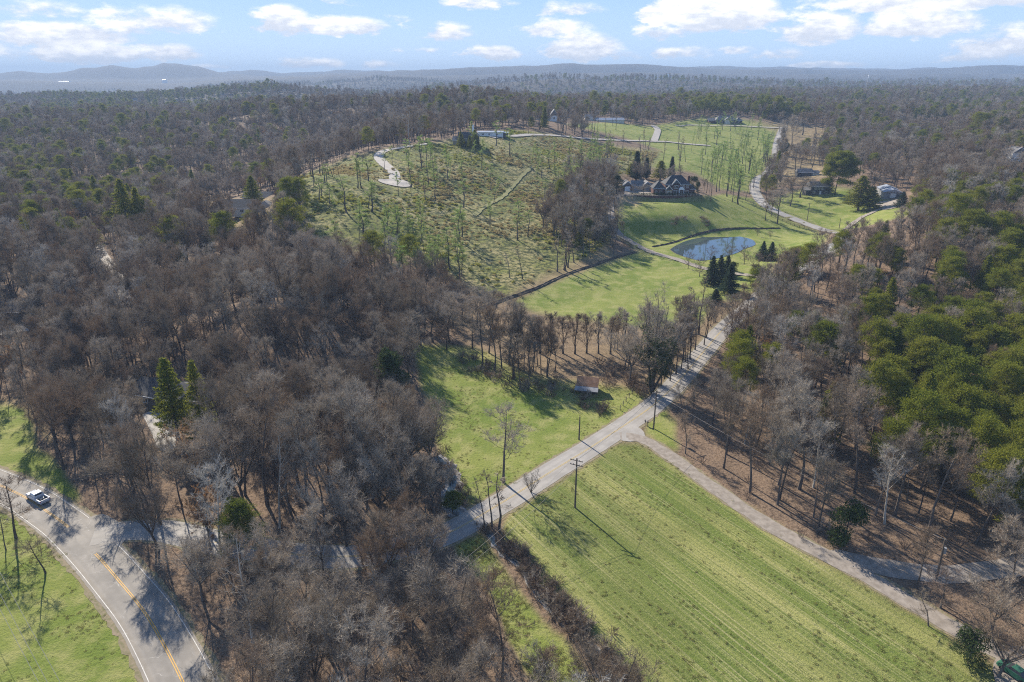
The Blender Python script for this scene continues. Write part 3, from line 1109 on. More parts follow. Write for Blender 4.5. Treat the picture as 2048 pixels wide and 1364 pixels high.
def twiggy_tree(seed, H=17.0, cw=9.0, style="forest", twigs=3200, tw=0.035, tl=1.0):
    rng = np.random.default_rng(seed)
    T, K = Tris(), Tris()
    r0 = H * {"slender": 0.0065, "open": 0.0085}.get(style, 0.0115) + 0.04
    leaders = []
    up = np.array([0, 0, 1.0])
    if style == "oak":
        hf = H * rng.uniform(0.22, 0.32)
        pts, d = grow(rng, np.zeros(3), unit(np.array([rng.normal() * .05, rng.normal() * .05, 1])), hf, 3, 0.04, 0)
        T.tube(pts, np.linspace(r0 * 1.3, r0 * 1.0, 4), 7)
        nl = rng.integers(4, 7)
        for i in range(nl):
            a = 2 * PI * (i + rng.uniform(-.3, .3)) / nl
            t = rng.uniform(0.35, 0.85)
            leaders.append((pts[-1], unit(np.array([math.cos(a) * t, math.sin(a) * t, 1])), (H - hf) * rng.uniform(0.8, 1.02), r0 * 0.62, 0.1))
    elif style == "twin":
        leaders.append((np.zeros(3), unit(np.array([0.1, 0, 1])), H, r0, 0.35))
        leaders.append((np.array([0.2, 0, 0]), unit(np.array([-0.12, 0.05, 1])), H * 0.9, r0 * 0.8, 0.35))
    elif style == "multi":
        for i in range(6):
            a = 2 * PI * i / 6 + rng.uniform(-.4, .4)
            leaders.append((np.zeros(3), unit(np.array([math.cos(a) * .3, math.sin(a) * .3, 1])), H * rng.uniform(.75, 1), r0 * 0.6, 0.2))
    else:
        leaders.append((np.zeros(3), unit(np.array([rng.normal() * .04, rng.normal() * .04, 1])), H, r0, {"forest": 0.42, "vase": 0.12, "slender": 0.4, "open": 0.3, "round": 0.2}[style]))
    ang = {"forest": (0.45, 1.0), "oak": (0.5, 1.1), "vase": (0.14, 0.45), "slender": (0.5, 1.0), "open": (0.6, 1.2), "twin": (0.5, 1.0), "round": (0.5, 1.1), "multi": (0.25, .65)}[style]
    TP_, TD_ = [], []
    for (p0, d0, L, r, t_start) in leaders:
        nseg = 7
        pts, _ = grow(rng, p0, d0, L, nseg, 0.05 if style != "oak" else 0.1, 0.03)
        rads = [r * (1 - 0.88 * i / nseg) + 0.015 for i in range(nseg + 1)]
        rads[0] *= 1.25
        T.tube(pts, rads, 6)
        nl = {"forest": 20, "oak": 10, "vase": 18, "slender": 12, "open": 16, "twin": 14, "round": 20, "multi": 13}[style]
        for i in range(nl):
            t = t_start + (0.98 - t_start) * (i + rng.uniform(0, 1)) / nl
            k = min(int(t * nseg), nseg - 1)
            f = t * nseg - k
            p = pts[k] * (1 - f) + pts[k + 1] * f
            a = rng.uniform(0, 2 * PI)
            th = rng.uniform(*ang)
            ax = unit(pts[k + 1] - pts[k])
            d = unit(ax * math.cos(th) + np.array([math.cos(a), math.sin(a), 0]) * math.sin(th))
            tt = (t - t_start) / (1 - t_start)
            env = {"forest": 0.45 + 0.75 * math.sin(PI * min(1, tt * 0.8 + 0.2)), "oak": 1.0 - 0.35 * tt, "vase": 1.3 - tt, "slender": 0.9 - 0.6 * tt, "open": 1.1 - 0.7 * tt,
                   "twin": 1.1 - 0.6 * tt, "round": 0.5 + 0.7 * math.sin(PI * tt), "multi": .9 - .5 * tt}[style]
            ll = cw * 0.5 * env * rng.uniform(0.75, 1.15)
            if style == "vase":
                ll = min(H * (1.0 - t) + 0.6, H * 0.62) * rng.uniform(0.85, 1.05)
            if style == "oak":
                ll *= 0.62
            bp, bd = grow(rng, p, d, ll, 4, 0.13, 0.10 if style != "vase" else 0.14)
            br = max(0.022, r * 0.36 * (1 - 0.6 * t))
            T.tube(bp, [br, br * .75, br * .55, br * .35, 0.012], 4)
            ns = 6 if style != "oak" else 8
            for j in range(ns):
                s = rng.uniform(0.25, 1.0)
                kk = min(int(s * 4), 3)
                ff = s * 4 - kk
                q = bp[kk] * (1 - ff) + bp[kk + 1] * ff
                dd = unit(unit(bp[kk + 1] - bp[kk]) + rng.normal(size=3) * 0.55 + np.array([0, 0, 0.25]))
                sl = ll * rng.uniform(0.28, 0.5) * (1.15 - 0.4 * s)
                if style == "vase":
                    sl *= 0.45
                sp, sdn = grow(rng, q, dd, sl, 2, 0.15, 0.08)
                T.tube(sp, [br * .4 + .006, br * .25 + .006, 0.006], 3)
                for _ in range(6):
                    g = rng.uniform(0.2, 1.0)
                    z = sp[0] * (1 - g) + sp[2] * g if rng.random() < .5 else sp[1] * (1 - g) + sp[2] * g
                    TP_.append(z)
                    TD_.append(unit(sdn + rng.normal(size=3) * 0.6 + np.array([0, 0, 0.3])))
    TP_, TD_ = np.array(TP_), np.array(TD_)
    # third-order twigs and the finest sprays growing from them
    m = len(TP_)
    l3 = rng.uniform(0.5, 1.0, m) * tl * cw / 9 * 1.15
    K.slivers(TP_, TD_ * l3[:, None], np.full(m, tw * 1.3), rng)
    nf = max(1, twigs - m)
    pick = rng.integers(0, m, nf)
    g = rng.uniform(0.1, 1.0, nf)
    P = TP_[pick] + TD_[pick] * (l3[pick] * g)[:, None]
    D = TD_[pick] + rng.normal(size=(nf, 3)) * 0.65 + np.array([0, 0, 0.25])
    D /= np.linalg.norm(D, axis=1)[:, None]
    D *= (rng.uniform(0.45, 1.0, nf) * tl)[:, None]
    K.slivers(P, D, np.full(nf, tw) * rng.uniform(0.6, 1.3, nf), rng)
    return T, K


def needle_clump(K, rng, c, r, n, size, flat=0.55):
    R = rng.normal(size=(n, 3))
    R /= np.linalg.norm(R, axis=1)[:, None]
    rad = r * rng.uniform(0.35, 1.0, n)
    P = c + R * rad[:, None] * np.array([1, 1, flat])
    D = R * np.array([1, 1, 0.6]) + rng.normal(size=(n, 3)) * 0.5 + np.array([0, 0, 0.35])
    D /= np.linalg.norm(D, axis=1)[:, None]
    D *= (rng.uniform(0.7, 1.3, n) * size)[:, None]
    K.slivers(P, D, rng.uniform(0.22, 0.42, n) * size * 0.8, rng)


def pine_tree(seed, H=18, cw=8, clear=0.45, dens=1.0, size=0.42):
    rng = np.random.default_rng(seed)
    T, K = Tris(), Tris()
    pts, _ = grow(rng, np.zeros(3), unit(np.array([rng.normal() * .03, rng.normal() * .03, 1])), H * 0.97, 6, 0.03, 0.02)
    r = H * 0.011 + 0.05
    T.tube(pts, [r * (1 - .85 * i / 6) for i in range(7)], 6)
    nb = int(34 * dens)
    for i in range(nb):
        t = clear + (0.99 - clear) * ((i + rng.uniform(0, 1)) / nb) ** 0.9
        k = min(int(t * 6), 5)
        f = t * 6 - k
        p = pts[k] * (1 - f) + pts[k + 1] * f
        tt = (t - clear) / (1 - clear)
        env = (math.sin(PI * min(1, 0.22 + 0.78 * tt)) ** 0.7) * (1 - 0.25 * tt) + 0.12
        ll = cw * 0.5 * env * rng.uniform(0.7, 1.15)
        a = i * 2.4 + rng.uniform(-.5, .5)
        d = unit(np.array([math.cos(a), math.sin(a), rng.uniform(-0.05, 0.45) + 0.5 * tt]))
        bp, bd = grow(rng, p, d, ll, 3, 0.1, 0.05)
        T.tube(bp, [r * .25, r * .18, r * .12, 0.015], 3)
        for j in range(5):
            s = rng.uniform(0.3, 1.08)
            q = bp[1] + (bp[3] - bp[1]) * s + rng.normal(size=3) * 0.35
            needle_clump(K, rng, q, rng.uniform(0.7, 1.2) * cw / 8, int(46 * dens), size)
    return T, K


def cone_tree(seed, H=14, cw=6, base=0.04, droop=-0.15, n=110, size=0.4, power=1.0):
    rng = np.random.default_rng(seed)
    T, K = Tris(), Tris()
    T.tube([np.zeros(3), np.array([0, 0, H * .5]), np.array([0, 0, H])], [H * .014 + .05, H * .009, 0.02], 6)
    for i in range(n):
        t = base + (1 - base) * (i + rng.uniform(0, 1)) / n
        ll = cw * 0.5 * (1 - t) ** power * rng.uniform(0.8, 1.15) + 0.15
        a = i * 2.4 + rng.uniform(-.4, .4)
        d = unit(np.array([math.cos(a), math.sin(a), droop + 0.5 * t]))
        p0 = np.array([0, 0, t * H])
        p1 = p0 + d * ll
        if ll > 1:
            T.tube([p0, p1], [0.05, 0.01], 3)
        m = int(10 + 16 * ll)
        s = rng.uniform(0.15, 1.05, m)
        P = p0 + (p1 - p0) * s[:, None] + rng.normal(size=(m, 3)) * 0.16 * (0.4 + ll * .25)
        D = d * 0.7 + rng.normal(size=(m, 3)) * 0.7
        D /= np.linalg.norm(D, axis=1)[:, None]
        K.slivers(P, D * size * rng.uniform(0.7, 1.3, m)[:, None], np.full(m, size * 0.42), rng)
    return T, K


def leafy_ball(K, rng, c, rad, n, size):
    R = rng.normal(size=(n, 3))
    R /= np.linalg.norm(R, axis=1)[:, None]
    bump = 1 + 0.22 * np.sin(R[:, 0] * 5 + c[0]) * np.cos(R[:, 1] * 4 + 1) + 0.15 * np.sin(R[:, 2] * 7)
    P = c + R * np.array(rad) * (rng.uniform(0.55, 1.0, n) ** 0.6 * bump)[:, None]
    D = rng.normal(size=(n, 3))
    D /= np.linalg.norm(D, axis=1)[:, None]
    K.slivers(P, D * size * rng.uniform(0.7, 1.4, n)[:, None], np.full(n, size * 0.7), rng)


def leafy_tree(seed, H=9, cw=8, n=3800, size=0.34):
    rng = np.random.default_rng(seed)
    T, K = Tris(), Tris()
    T.tube([np.zeros(3), np.array([.1, 0, H * .5]), np.array([0, .1, H * .9])], [H * .02, H * .012, 0.02], 6)
    for i in range(16):
        t = rng.uniform(0.12, 0.9)
        w = cw * .5 * (math.sin(PI * min(1, 0.25 + 0.72 * t)) ** .8)
        a = rng.uniform(0, 2 * PI)
        rr = w * rng.uniform(0.3, 0.72)
        c = np.array([math.cos(a) * rr, math.sin(a) * rr, t * H])
        T.tube([np.array([0, 0, t * H * .7]), c], [0.07, 0.02], 3)
        leafy_ball(K, rng, c, (w * .5, w * .5, H * .14), n // 16, size)
    return T, K


def shrub(seed, H=2.2, cw=3.0, n=520, tw=0.035):
    rng = np.random.default_rng(seed)
    T, K = Tris(), Tris()
    for i in range(12):
        a = rng.uniform(0, 2 * PI)
        d = unit(np.array([math.cos(a) * rng.uniform(.2, 1), math.sin(a) * rng.uniform(.2, 1), 1]))
        pts, dd = grow(rng, np.array([math.cos(a), math.sin(a), 0]) * cw * .12, d, H * rng.uniform(.6, 1), 3, 0.2, 0.0)
        T.tube(pts, [0.035, 0.025, 0.018, 0.008], 3)
        m = n // 12
        s = rng.uniform(0.25, 1.05, m)
        k = np.minimum((s * 3).astype(int), 2)
        PP = np.array(pts)
        P = PP[k] + (PP[k + 1] - PP[k]) * (s * 3 - k)[:, None]
        D = dd + rng.normal(size=(m, 3)) * 0.75
        D /= np.linalg.norm(D, axis=1)[:, None]
        K.slivers(P, D * (rng.uniform(.25, .7, m) * H * .5)[:, None], np.full(m, tw), rng)
    return T, K


def ivy_tree(seed, H=26, cw=11):
    rng = np.random.default_rng(seed)
    T, K = twiggy_tree(seed, H, cw, "multi", 7000, 0.038)
    L = Tris()
    tv = np.array(T.V)
    low = tv[tv[:, 2] < H * 0.62]
    for c in low[rng.integers(0, len(low), 150)]:
        if rng.random() < 1.15 - c[2] / (H * 0.62):
            leafy_ball(L, rng, c, (0.75, 0.75, 1.3), 70, 0.3)
    return T, K, L


def tussock(seed, n=26, h=0.4, w=0.5):
    rng = np.random.default_rng(seed)
    K = Tris()
    P = rng.normal(size=(n, 3)) * np.array([w * .4, w * .4, 0])
    D = rng.normal(size=(n, 3)) * np.array([.45, .45, 0]) + np.array([0, 0, 1])
    K.slivers(P, D * (h * rng.uniform(.5, 1.1, n))[:, None], np.full(n, 0.09), rng)
    return K


# ---- library of tree forms: each a pair of meshes (trunk with limbs, crown)
FORMS = {}


def form(key, TK, m_t, m_k, extra=None, twig_name="crown"):
    T, K = TK[0], TK[1]
    d = [("trunk", T.mesh("trunk", [m_t])), (twig_name, K.mesh(twig_name, [m_k]))]
    if len(TK) > 2:
        d.append(("ivy", TK[2].mesh("ivy", [extra])))
    # joined copy for the massed woods
    V, F, MI = [], [], []
    off = 0
    for q, X in enumerate(TK):
        v, f = X.arr()
        V.append(v)
        F.append(f + off)
        MI.append(np.full(len(f), q))
        off += len(v)
    FORMS[key] = {"parts": d, "V": np.concatenate(V), "F": np.concatenate(F), "MI": np.concatenate(MI), "mats": [m_t, m_k] + ([extra] if len(TK) > 2 else [])}
    zz = np.concatenate([np.array(T.V)[:, 2], np.array(K.V)[:, 2]])
    FORMS[key]["h"] = float(zz.max())
    xx = np.array(K.V)
    FORMS[key]["w"] = float(np.percentile(np.hypot(xx[:, 0], xx[:, 1]), 92)) * 2


for i in range(4):
    form("bare_forest_%d" % i, twiggy_tree(100 + i, 17 + i, 10, "forest", 6500, 0.038), M_BARK, M_TWIG)
for i in range(3):
    form("bare_oak_%d" % i, twiggy_tree(200 + i, 15 + i, 14, "oak", 8500, 0.038), M_BARK, M_TWIG)
for i in range(2):
    form("bare_open_%d" % i, twiggy_tree(300 + i, 15, 9, "open", 2800, 0.035), M_BARK, M_TWIG)
for i in range(3):
    form("bare_slender_%d" % i, twiggy_tree(330 + i, 18, 4.6, "slender", 700, 0.04, 0.8), M_BARK, M_TWIG)
for i in range(3):
    form("green_slender_%d" % i, twiggy_tree(340 + i, 18, 5.6, "slender", 1900, 0.04, 0.9), M_BARK, M_TWIGG)
for i in range(2):
    form("bare_vase_%d" % i, twiggy_tree(350 + i, 10, 5.6, "vase", 3800, 0.032, 0.7), M_BARK, M_TWIG)
form("bare_round_0", twiggy_tree(360, 8, 6.5, "round", 2400, 0.03, 0.7), M_BARK, M_TWIGB)
form("bare_twin_0", twiggy_tree(362, 20, 7, "twin", 1800, 0.035), M_BARK, M_TWIG)
M_PALE = bark_mat("pale_bark", (0.42, 0.38, 0.32), (0.26, 0.23, 0.19))
M_TWIGP = leaf_mat("pale_twigs", [(0.36, 0.32, 0.27), (0.46, 0.42, 0.36)], 0.1, 0.3)
M_RUSSET = leaf_mat("russet_leaves", [(0.24, 0.13, 0.06), (0.32, 0.19, 0.09)], 0.3, 0.5)
form("bare_pale_0", twiggy_tree(380, 18, 9, "forest", 3200, 0.04), M_PALE, M_TWIGP)
form("bare_pale_1", twiggy_tree(381, 19, 10, "open", 2400, 0.04), M_PALE, M_TWIG)
form("bare_russet_0", twiggy_tree(382, 11, 7, "round", 3800, 0.07, 0.5), M_BARK, M_RUSSET)
form("bare_multi_0", twiggy_tree(363, 12, 7, "multi", 1500, 0.03), M_BARK, M_TWIG)
form("ivy_0", ivy_tree(370), M_BARK, M_TWIG, M_LEAF)
for i in range(4):
    form("pine_%d" % i, pine_tree(400 + i, 16 + i, 8.8 + i * .4, 0.36 + .04 * i, 1.0, 0.5), M_BARKP, M_PINE)
form("pine_low_0", pine_tree(410, 12, 7, 0.2, 1.2), M_BARKP, M_PINE)
form("pine_bright_0", pine_tree(411, 14, 8, 0.3, 1.3), M_BARKP, M_PINEB)
form("pine_bright_1", pine_tree(412, 10, 7, 0.3, 1.1), M_BARKP, M_PINEB)
form("pine_big_0", pine_tree(413, 22, 15, 0.3, 2.2, 0.75), M_BARKP, M_PINE)
for i in range(2):
    form("spruce_%d" % i, cone_tree(420 + i, 14, 6.5, 0.04, -0.2, 150, 0.5), M_BARKP, M_SPRUCE)
form("cedar_0", cone_tree(425, 18, 8, 0.12, 0.0, 120, 0.6, 0.75), M_BARKP, M_PINE)
form("cedar_1", cone_tree(426, 16, 6.5, 0.08, 0.1, 110, 0.55, 0.8), M_BARKP, M_PINE)
form("cypress_0", cone_tree(427, 16, 4.2, 0.02, 0.9, 150, 0.5, 0.55), M_BARKP, M_SPRUCE)
form("leafy_0", leafy_tree(430, 8.5, 8), M_BARK, M_LEAF)
form("leafy_1", leafy_tree(431, 11, 5.5), M_BARK, M_LEAF)
form("shrub_0", shrub(440), M_BARK, M_TWIGB)
form("shrub_1", shrub(441, 1.6, 2.6, 420), M_BARK, M_TWIGB)
form("shrub_2", shrub(442, 3.0, 3.2, 600), M_BARK, M_TWIG)
for i in range(2):
    T_, K_ = Tris(), Tris()
    rg = np.random.default_rng(450 + i)
    T_.tube([np.zeros(3), np.array([0, 0, .5])], [.05, .02], 3)
    for q in range(4):
        leafy_ball(K_, rg, np.array([rg.normal() * .6, rg.normal() * .6, .45]), (.7, .7, .55), 55, 0.34)
    form("brush_%d" % i, (T_, K_), M_BARK, (M_BRUSH, M_BRUSHY)[i])


# ---- placing single trees
PLACED = []      # (x, y, radius) of hand-placed trees, kept clear by the massed woods


def place(key, loc, h=None, w=None, rot=None, name="bare_tree", label="", cat="tree", group=None):
    fm = FORMS[key]
    sz = 1.0 if h is None else h / fm["h"]
    sx = sz if w is None else w / fm["w"]
    r = bpy.data.objects.new(name, None)
    r.empty_display_size = 1
    r.location = (loc[0], loc[1], loc[2] - 0.05)
    r.rotation_euler = (0, 0, random.uniform(0, 2 * PI) if rot is None else rot)
    r.scale = (sx, sx, sz)
    C.objects.link(r)
    setp(r, label, cat, group)
    for pn, me in fm["parts"]:
        c = bpy.data.objects.new(pn, me)
        c.parent = r
        C.objects.link(c)
    PLACED.append((loc[0], loc[1], 0.3 * fm["w"] * sx))
    return r


def top_height(base, py_top):
    """height of a vertical thing standing at base whose top shows at row py_top"""
    _, s = slopes(1024, py_top)
    return CAM_H + float(s) * base.y - base.z


def tree_px(key, bx, by, ty, wpx=None, **kw):
    g = ground(bx, by)
    h = top_height(g, ty)
    dep = to_px((g.x, g.y, g.z + h / 2))[2]
    w = None if wpx is None else wpx / FPX * float(dep)
    return place(key, g, h, w, **kw)


def massed(name, pts, forms, label, cat, kind="stuff", group=None):
    """many alike plants as one object: points with turn, size and form; geometry nodes sets the shared forms on them"""
    proto = bpy.data.collections.new(name + "_forms")
    for i, k in enumerate(forms):
        fm = FORMS[k]
        me = mesh_np(name + "_form", fm["V"], fm["F"], fm["mats"], fm["MI"])
        ob = bpy.data.objects.new("%s_form_%02d" % (name, i), me)
        proto.objects.link(ob)
    A = np.array(pts, float)      # x y z rot sx sz idx
    me = bpy.data.meshes.new(name)
    me.vertices.add(len(A))
    me.vertices.foreach_set("co", A[:, :3].astype(np.float32).ravel())
    ra = me.attributes.new("turn", "FLOAT_VECTOR", "POINT")
    lean = RNG.normal(size=(len(A), 2)) * 0.05
    ra.data.foreach_set("vector", np.stack([lean[:, 0], lean[:, 1], A[:, 3]], 1).astype(np.float32).ravel())
    sa = me.attributes.new("size", "FLOAT_VECTOR", "POINT")
    sa.data.foreach_set("vector", A[:, [4, 4, 5]].astype(np.float32).ravel())
    ia = me.attributes.new("form", "INT", "POINT")
    ia.data.foreach_set("value", A[:, 6].astype(np.int32))
    ob = link_mesh(name, me)
    setp(ob, label, cat, group, kind)
    ng = bpy.data.node_groups.new(name, "GeometryNodeTree")
    ng.interface.new_socket("Geometry", in_out="INPUT", socket_type="NodeSocketGeometry")
    ng.interface.new_socket("Geometry", in_out="OUTPUT", socket_type="NodeSocketGeometry")
    gi, go = ng.nodes.new("NodeGroupInput"), ng.nodes.new("NodeGroupOutput")
    ip = ng.nodes.new("GeometryNodeInstanceOnPoints")
    ci = ng.nodes.new("GeometryNodeCollectionInfo")
    ci.inputs["Collection"].default_value = proto
    ci.inputs["Separate Children"].default_value = True
    ci.inputs["Reset Children"].default_value = True
    ip.inputs["Pick Instance"].default_value = True
    L = ng.links
    L.new(gi.outputs[0], ip.inputs["Points"])
    L.new(ci.outputs[0], ip.inputs["Instance"])
    for an, ty, sock in (("form", "INT", "Instance Index"), ("turn", "FLOAT_VECTOR", "Rotation"), ("size", "FLOAT_VECTOR", "Scale")):
        na = ng.nodes.new("GeometryNodeInputNamedAttribute")
        na.data_type = ty
        na.inputs["Name"].default_value = an
        L.new(na.outputs["Attribute"], ip.inputs[sock])
    L.new(ip.outputs[0], go.inputs[0])
    md = ob.modifiers.new("plants", "NODES")
    md.node_group = ng
    return ob


# ================================================================== built things
M_BRICK = simple("dark_brick", (0.125, 0.062, 0.05), (0.09, 0.046, 0.038), 1.5, 0.9)
M_WALLW = simple("white_siding", (0.72, 0.71, 0.68), (0.62, 0.61, 0.58), 0.8, 0.7)
M_CREAM = simple("cream_siding", (0.60, 0.56, 0.46), (0.52, 0.48, 0.40), 0.8, 0.7)
M_TRIM = simple("white_trim", (0.78, 0.78, 0.77), (0.70, 0.70, 0.69), 1.0, 0.6)
M_ROOFD = simple("charcoal_shingle", (0.045, 0.046, 0.05), (0.07, 0.07, 0.075), 0.9, 0.85, 0.4)
M_ROOFG = simple("grey_shingle", (0.17, 0.165, 0.165), (0.11, 0.105, 0.105), 0.9, 0.85, 0.4)
M_METAL = simple("pale_metal_roof", (0.36, 0.39, 0.44), (0.28, 0.31, 0.36), 0.5, 0.45, 0, 0.3)
M_RUST = simple("rusty_tin", (0.34, 0.19, 0.11), (0.20, 0.105, 0.06), 0.9, 0.75, 0.2, 0.1)
M_TIN = simple("pale_tin", (0.30, 0.30, 0.30), (0.22, 0.22, 0.23), 0.9, 0.6, 0, 0.2)
M_WOODG = simple("weathered_boards", (0.17, 0.14, 0.115), (0.10, 0.082, 0.068), 1.2, 0.9)
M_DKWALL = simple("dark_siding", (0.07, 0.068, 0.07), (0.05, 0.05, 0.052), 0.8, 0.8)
M_STONE = simple("tan_stone", (0.40, 0.33, 0.25), (0.28, 0.22, 0.17), 1.3, 0.9)
M_POLE = simple("treated_pole", (0.16, 0.125, 0.095), (0.10, 0.08, 0.06), 1.5, 0.9)
M_GREYM = simple("grey_steel", (0.36, 0.37, 0.38), (0.28, 0.29, 0.30), 2, 0.5, 0, 0.4)
M_WIRE = simple("cable", (0.22, 0.21, 0.20), (0.17, 0.16, 0.16), 1, 0.5)
M_FENCE = simple("dark_fence_boards", (0.05, 0.042, 0.036), (0.035, 0.03, 0.026), 1.5, 0.9)
M_RED = simple("red_paint", (0.45, 0.03, 0.05), (0.35, 0.02, 0.04), 2, 0.4)
M_BLACKP = simple("black_plastic", (0.02, 0.02, 0.022), None, 2, 0.5)


def glassy(b, p, out):
    p.inputs["Base Color"].default_value = (0.03, 0.035, 0.04, 1)
    p.inputs["Roughness"].default_value = 0.08
    p.inputs["Specular IOR Level"].default_value = 0.8


M_GLASS = mat("window_glass", glassy, 0.1)


def carp(b, p, out):
    p.inputs["Base Color"].default_value = (0.52, 0.53, 0.56, 1)
    p.inputs["Roughness"].default_value = 0.3
    p.inputs["Coat Weight"].default_value = 0.6


M_CARW = mat("silver_white_car_paint", carp, 0.3)


def root(name, label, cat, loc, yaw=0.0, group=None):
    r = bpy.data.objects.new(name, None)
    r.location = loc
    r.rotation_euler = (0, 0, yaw)
    C.objects.link(r)
    return setp(r, label, cat, group)


def box_vf(x0, x1, y0, y1, z0, z1):
    V = [(x0, y0, z0), (x1, y0, z0), (x1, y1, z0), (x0, y1, z0), (x0, y0, z1), (x1, y0, z1), (x1, y1, z1), (x0, y1, z1)]
    F = [[0, 3, 2, 1], [4, 5, 6, 7], [0, 1, 5, 4], [1, 2, 6, 5], [2, 3, 7, 6], [3, 0, 4, 7]]
    return V, F


def merge(*vfs):
    V, F = [], []
    for v, f in vfs:
        o = len(V)
        V += list(v)
        F += [[i + o for i in q] for q in f]
    return V, F


def part(name, vf, m, parent, label=None):
    me = mesh_np(name, np.array(vf[0], float), [list(f) for f in vf[1]], [m])
    o = link_mesh(name, me, parent)
    if label:
        o["label"] = label
    return o


def roof_vf(x0, x1, y0, y1, z, rh, kind, ov=0.5, th=0.18):
    """roof solid: gable along x ('gx'), along y ('gy'), hip or shed"""
    x0 -= ov
    x1 += ov
    y0 -= ov
    y1 += ov
    cx, cy = (x0 + x1) / 2, (y0 + y1) / 2
    if kind == "gx":
        V = [(x0, y0, z), (x1, y0, z), (x1, y1, z), (x0, y1, z), (x0, cy, z + rh), (x1, cy, z + rh)]
        F = [[0, 1, 5, 4], [2, 3, 4, 5], [0, 4, 3], [1, 2, 5], [0, 3, 2, 1]]
    elif kind == "gy":
        V = [(x0, y0, z), (x1, y0, z), (x1, y1, z), (x0, y1, z), (cx, y0, z + rh), (cx, y1, z + rh)]
        F = [[0, 4, 5, 3], [1, 2, 5, 4], [0, 1, 4], [2, 3, 5], [0, 3, 2, 1]]
    elif kind == "shed":
        V = [(x0, y0, z), (x1, y0, z), (x1, y1, z + rh), (x0, y1, z + rh), (x0, y0, z - th), (x1, y0, z - th), (x1, y1, z - th), (x0, y1, z - th)]
        F = [[0, 1, 2, 3], [0, 4, 5, 1], [1, 5, 6, 2], [2, 6, 7, 3], [3, 7, 4, 0], [4, 7, 6, 5]]
    else:
        k = min(x1 - x0, y1 - y0) / 2 * 0.8
        if x1 - x0 > y1 - y0:
            a, c = (x0 + k, cy), (x1 - k, cy)
        else:
            a, c = (cx, y0 + k), (cx, y1 - k)
        V = [(x0, y0, z), (x1, y0, z), (x1, y1, z), (x0, y1, z), (a[0], a[1], z + rh), (c[0], c[1], z + rh)]
        if x1 - x0 > y1 - y0:
            F = [[0, 1, 5, 4], [1, 2, 5], [2, 3, 4, 5], [3, 0, 4], [0, 3, 2, 1]]
        else:
            F = [[0, 1, 4], [1, 2, 5, 4], [2, 3, 5], [3, 0, 4, 5], [0, 3, 2, 1]]
    return V, F


def gable_wall(x0, x1, y, z, rh, t=0.15):
    cx = (x0 + x1) / 2
    V = [(x0, y, z), (x1, y, z), (cx, y, z + rh), (x0, y + t, z), (x1, y + t, z), (cx, y + t, z + rh)]
    F = [[0, 1, 2], [5, 4, 3], [0, 3, 4, 1], [1, 4, 5, 2], [2, 5, 3, 0]]
    return V, F


def rake(x0, x1, y, z, rh, w=0.28, t=0.1):
    """sloping white boards under a gable"""
    cx = (x0 + x1) / 2
    out = []
    for a, c in (((x0, z), (cx, z + rh)), ((cx, z + rh), (x1, z))):
        V = [(a[0], y, a[1] - w), (c[0], y, c[1] - w), (c[0], y, c[1] + .04), (a[0], y, a[1] + .04), (a[0], y + t, a[1] - w), (c[0], y + t, c[1] - w), (c[0], y + t, c[1] + .04), (a[0], y + t, a[1] + .04)]
        out.append((V, [[0, 1, 2, 3], [7, 6, 5, 4], [0, 4, 5, 1], [1, 5, 6, 2], [2, 6, 7, 3], [3, 7, 4, 0]]))
    return merge(*out)


def window(parent, x, z, w, h, y, face="y-", mull=1):
    t = 0.1
    fr = [box_vf(x - w / 2, x + w / 2, y - .07, y + .02, z - h / 2, z - h / 2 + t), box_vf(x - w / 2, x + w / 2, y - .07, y + .02, z + h / 2 - t, z + h / 2),
          box_vf(x - w / 2, x - w / 2 + t, y - .065, y + .02, z - h / 2 + t, z + h / 2 - t), box_vf(x + w / 2 - t, x + w / 2, y - .065, y + .02, z - h / 2 + t, z + h / 2 - t)]
    for k in range(mull):
        xx = x - w / 2 + w * (k + 1) / (mull + 1)
        fr.append(box_vf(xx - .05, xx + .05, y - .06, y + .02, z - h / 2 + t, z + h / 2 - t))
    o = part("window", merge(*fr), M_TRIM, parent)
    part("pane", box_vf(x - w / 2 + t, x + w / 2 - t, y - .03, y + .01, z - h / 2 + t, z + h / 2 - t), M_GLASS, o)
    return o


def block(parent, x0, x1, y0, y1, h, kind, rh, wall, roof, ov=0.5, zb=-1.5):
    part("wall", box_vf(x0, x1, y0, y1, zb, h), wall, parent)
    if kind == "gy":
        part("gable", gable_wall(x0, x1, y0, h, rh * (x1 - x0) / (x1 - x0 + 2 * ov)), wall, parent)
        part("gable_trim", rake(x0 - ov, x1 + ov, y0 - ov - .1, h, rh), M_TRIM, parent)
    r = part("roof", roof_vf(x0, x1, y0, y1, h, rh, kind, ov), roof, parent)
    part("eave_board", box_vf(x0 - ov + .02, x1 + ov - .02, y0 - ov - .08, y0 - ov - .003, h - .22, h - .02), M_TRIM, parent) if kind != "gy" else None
    return r


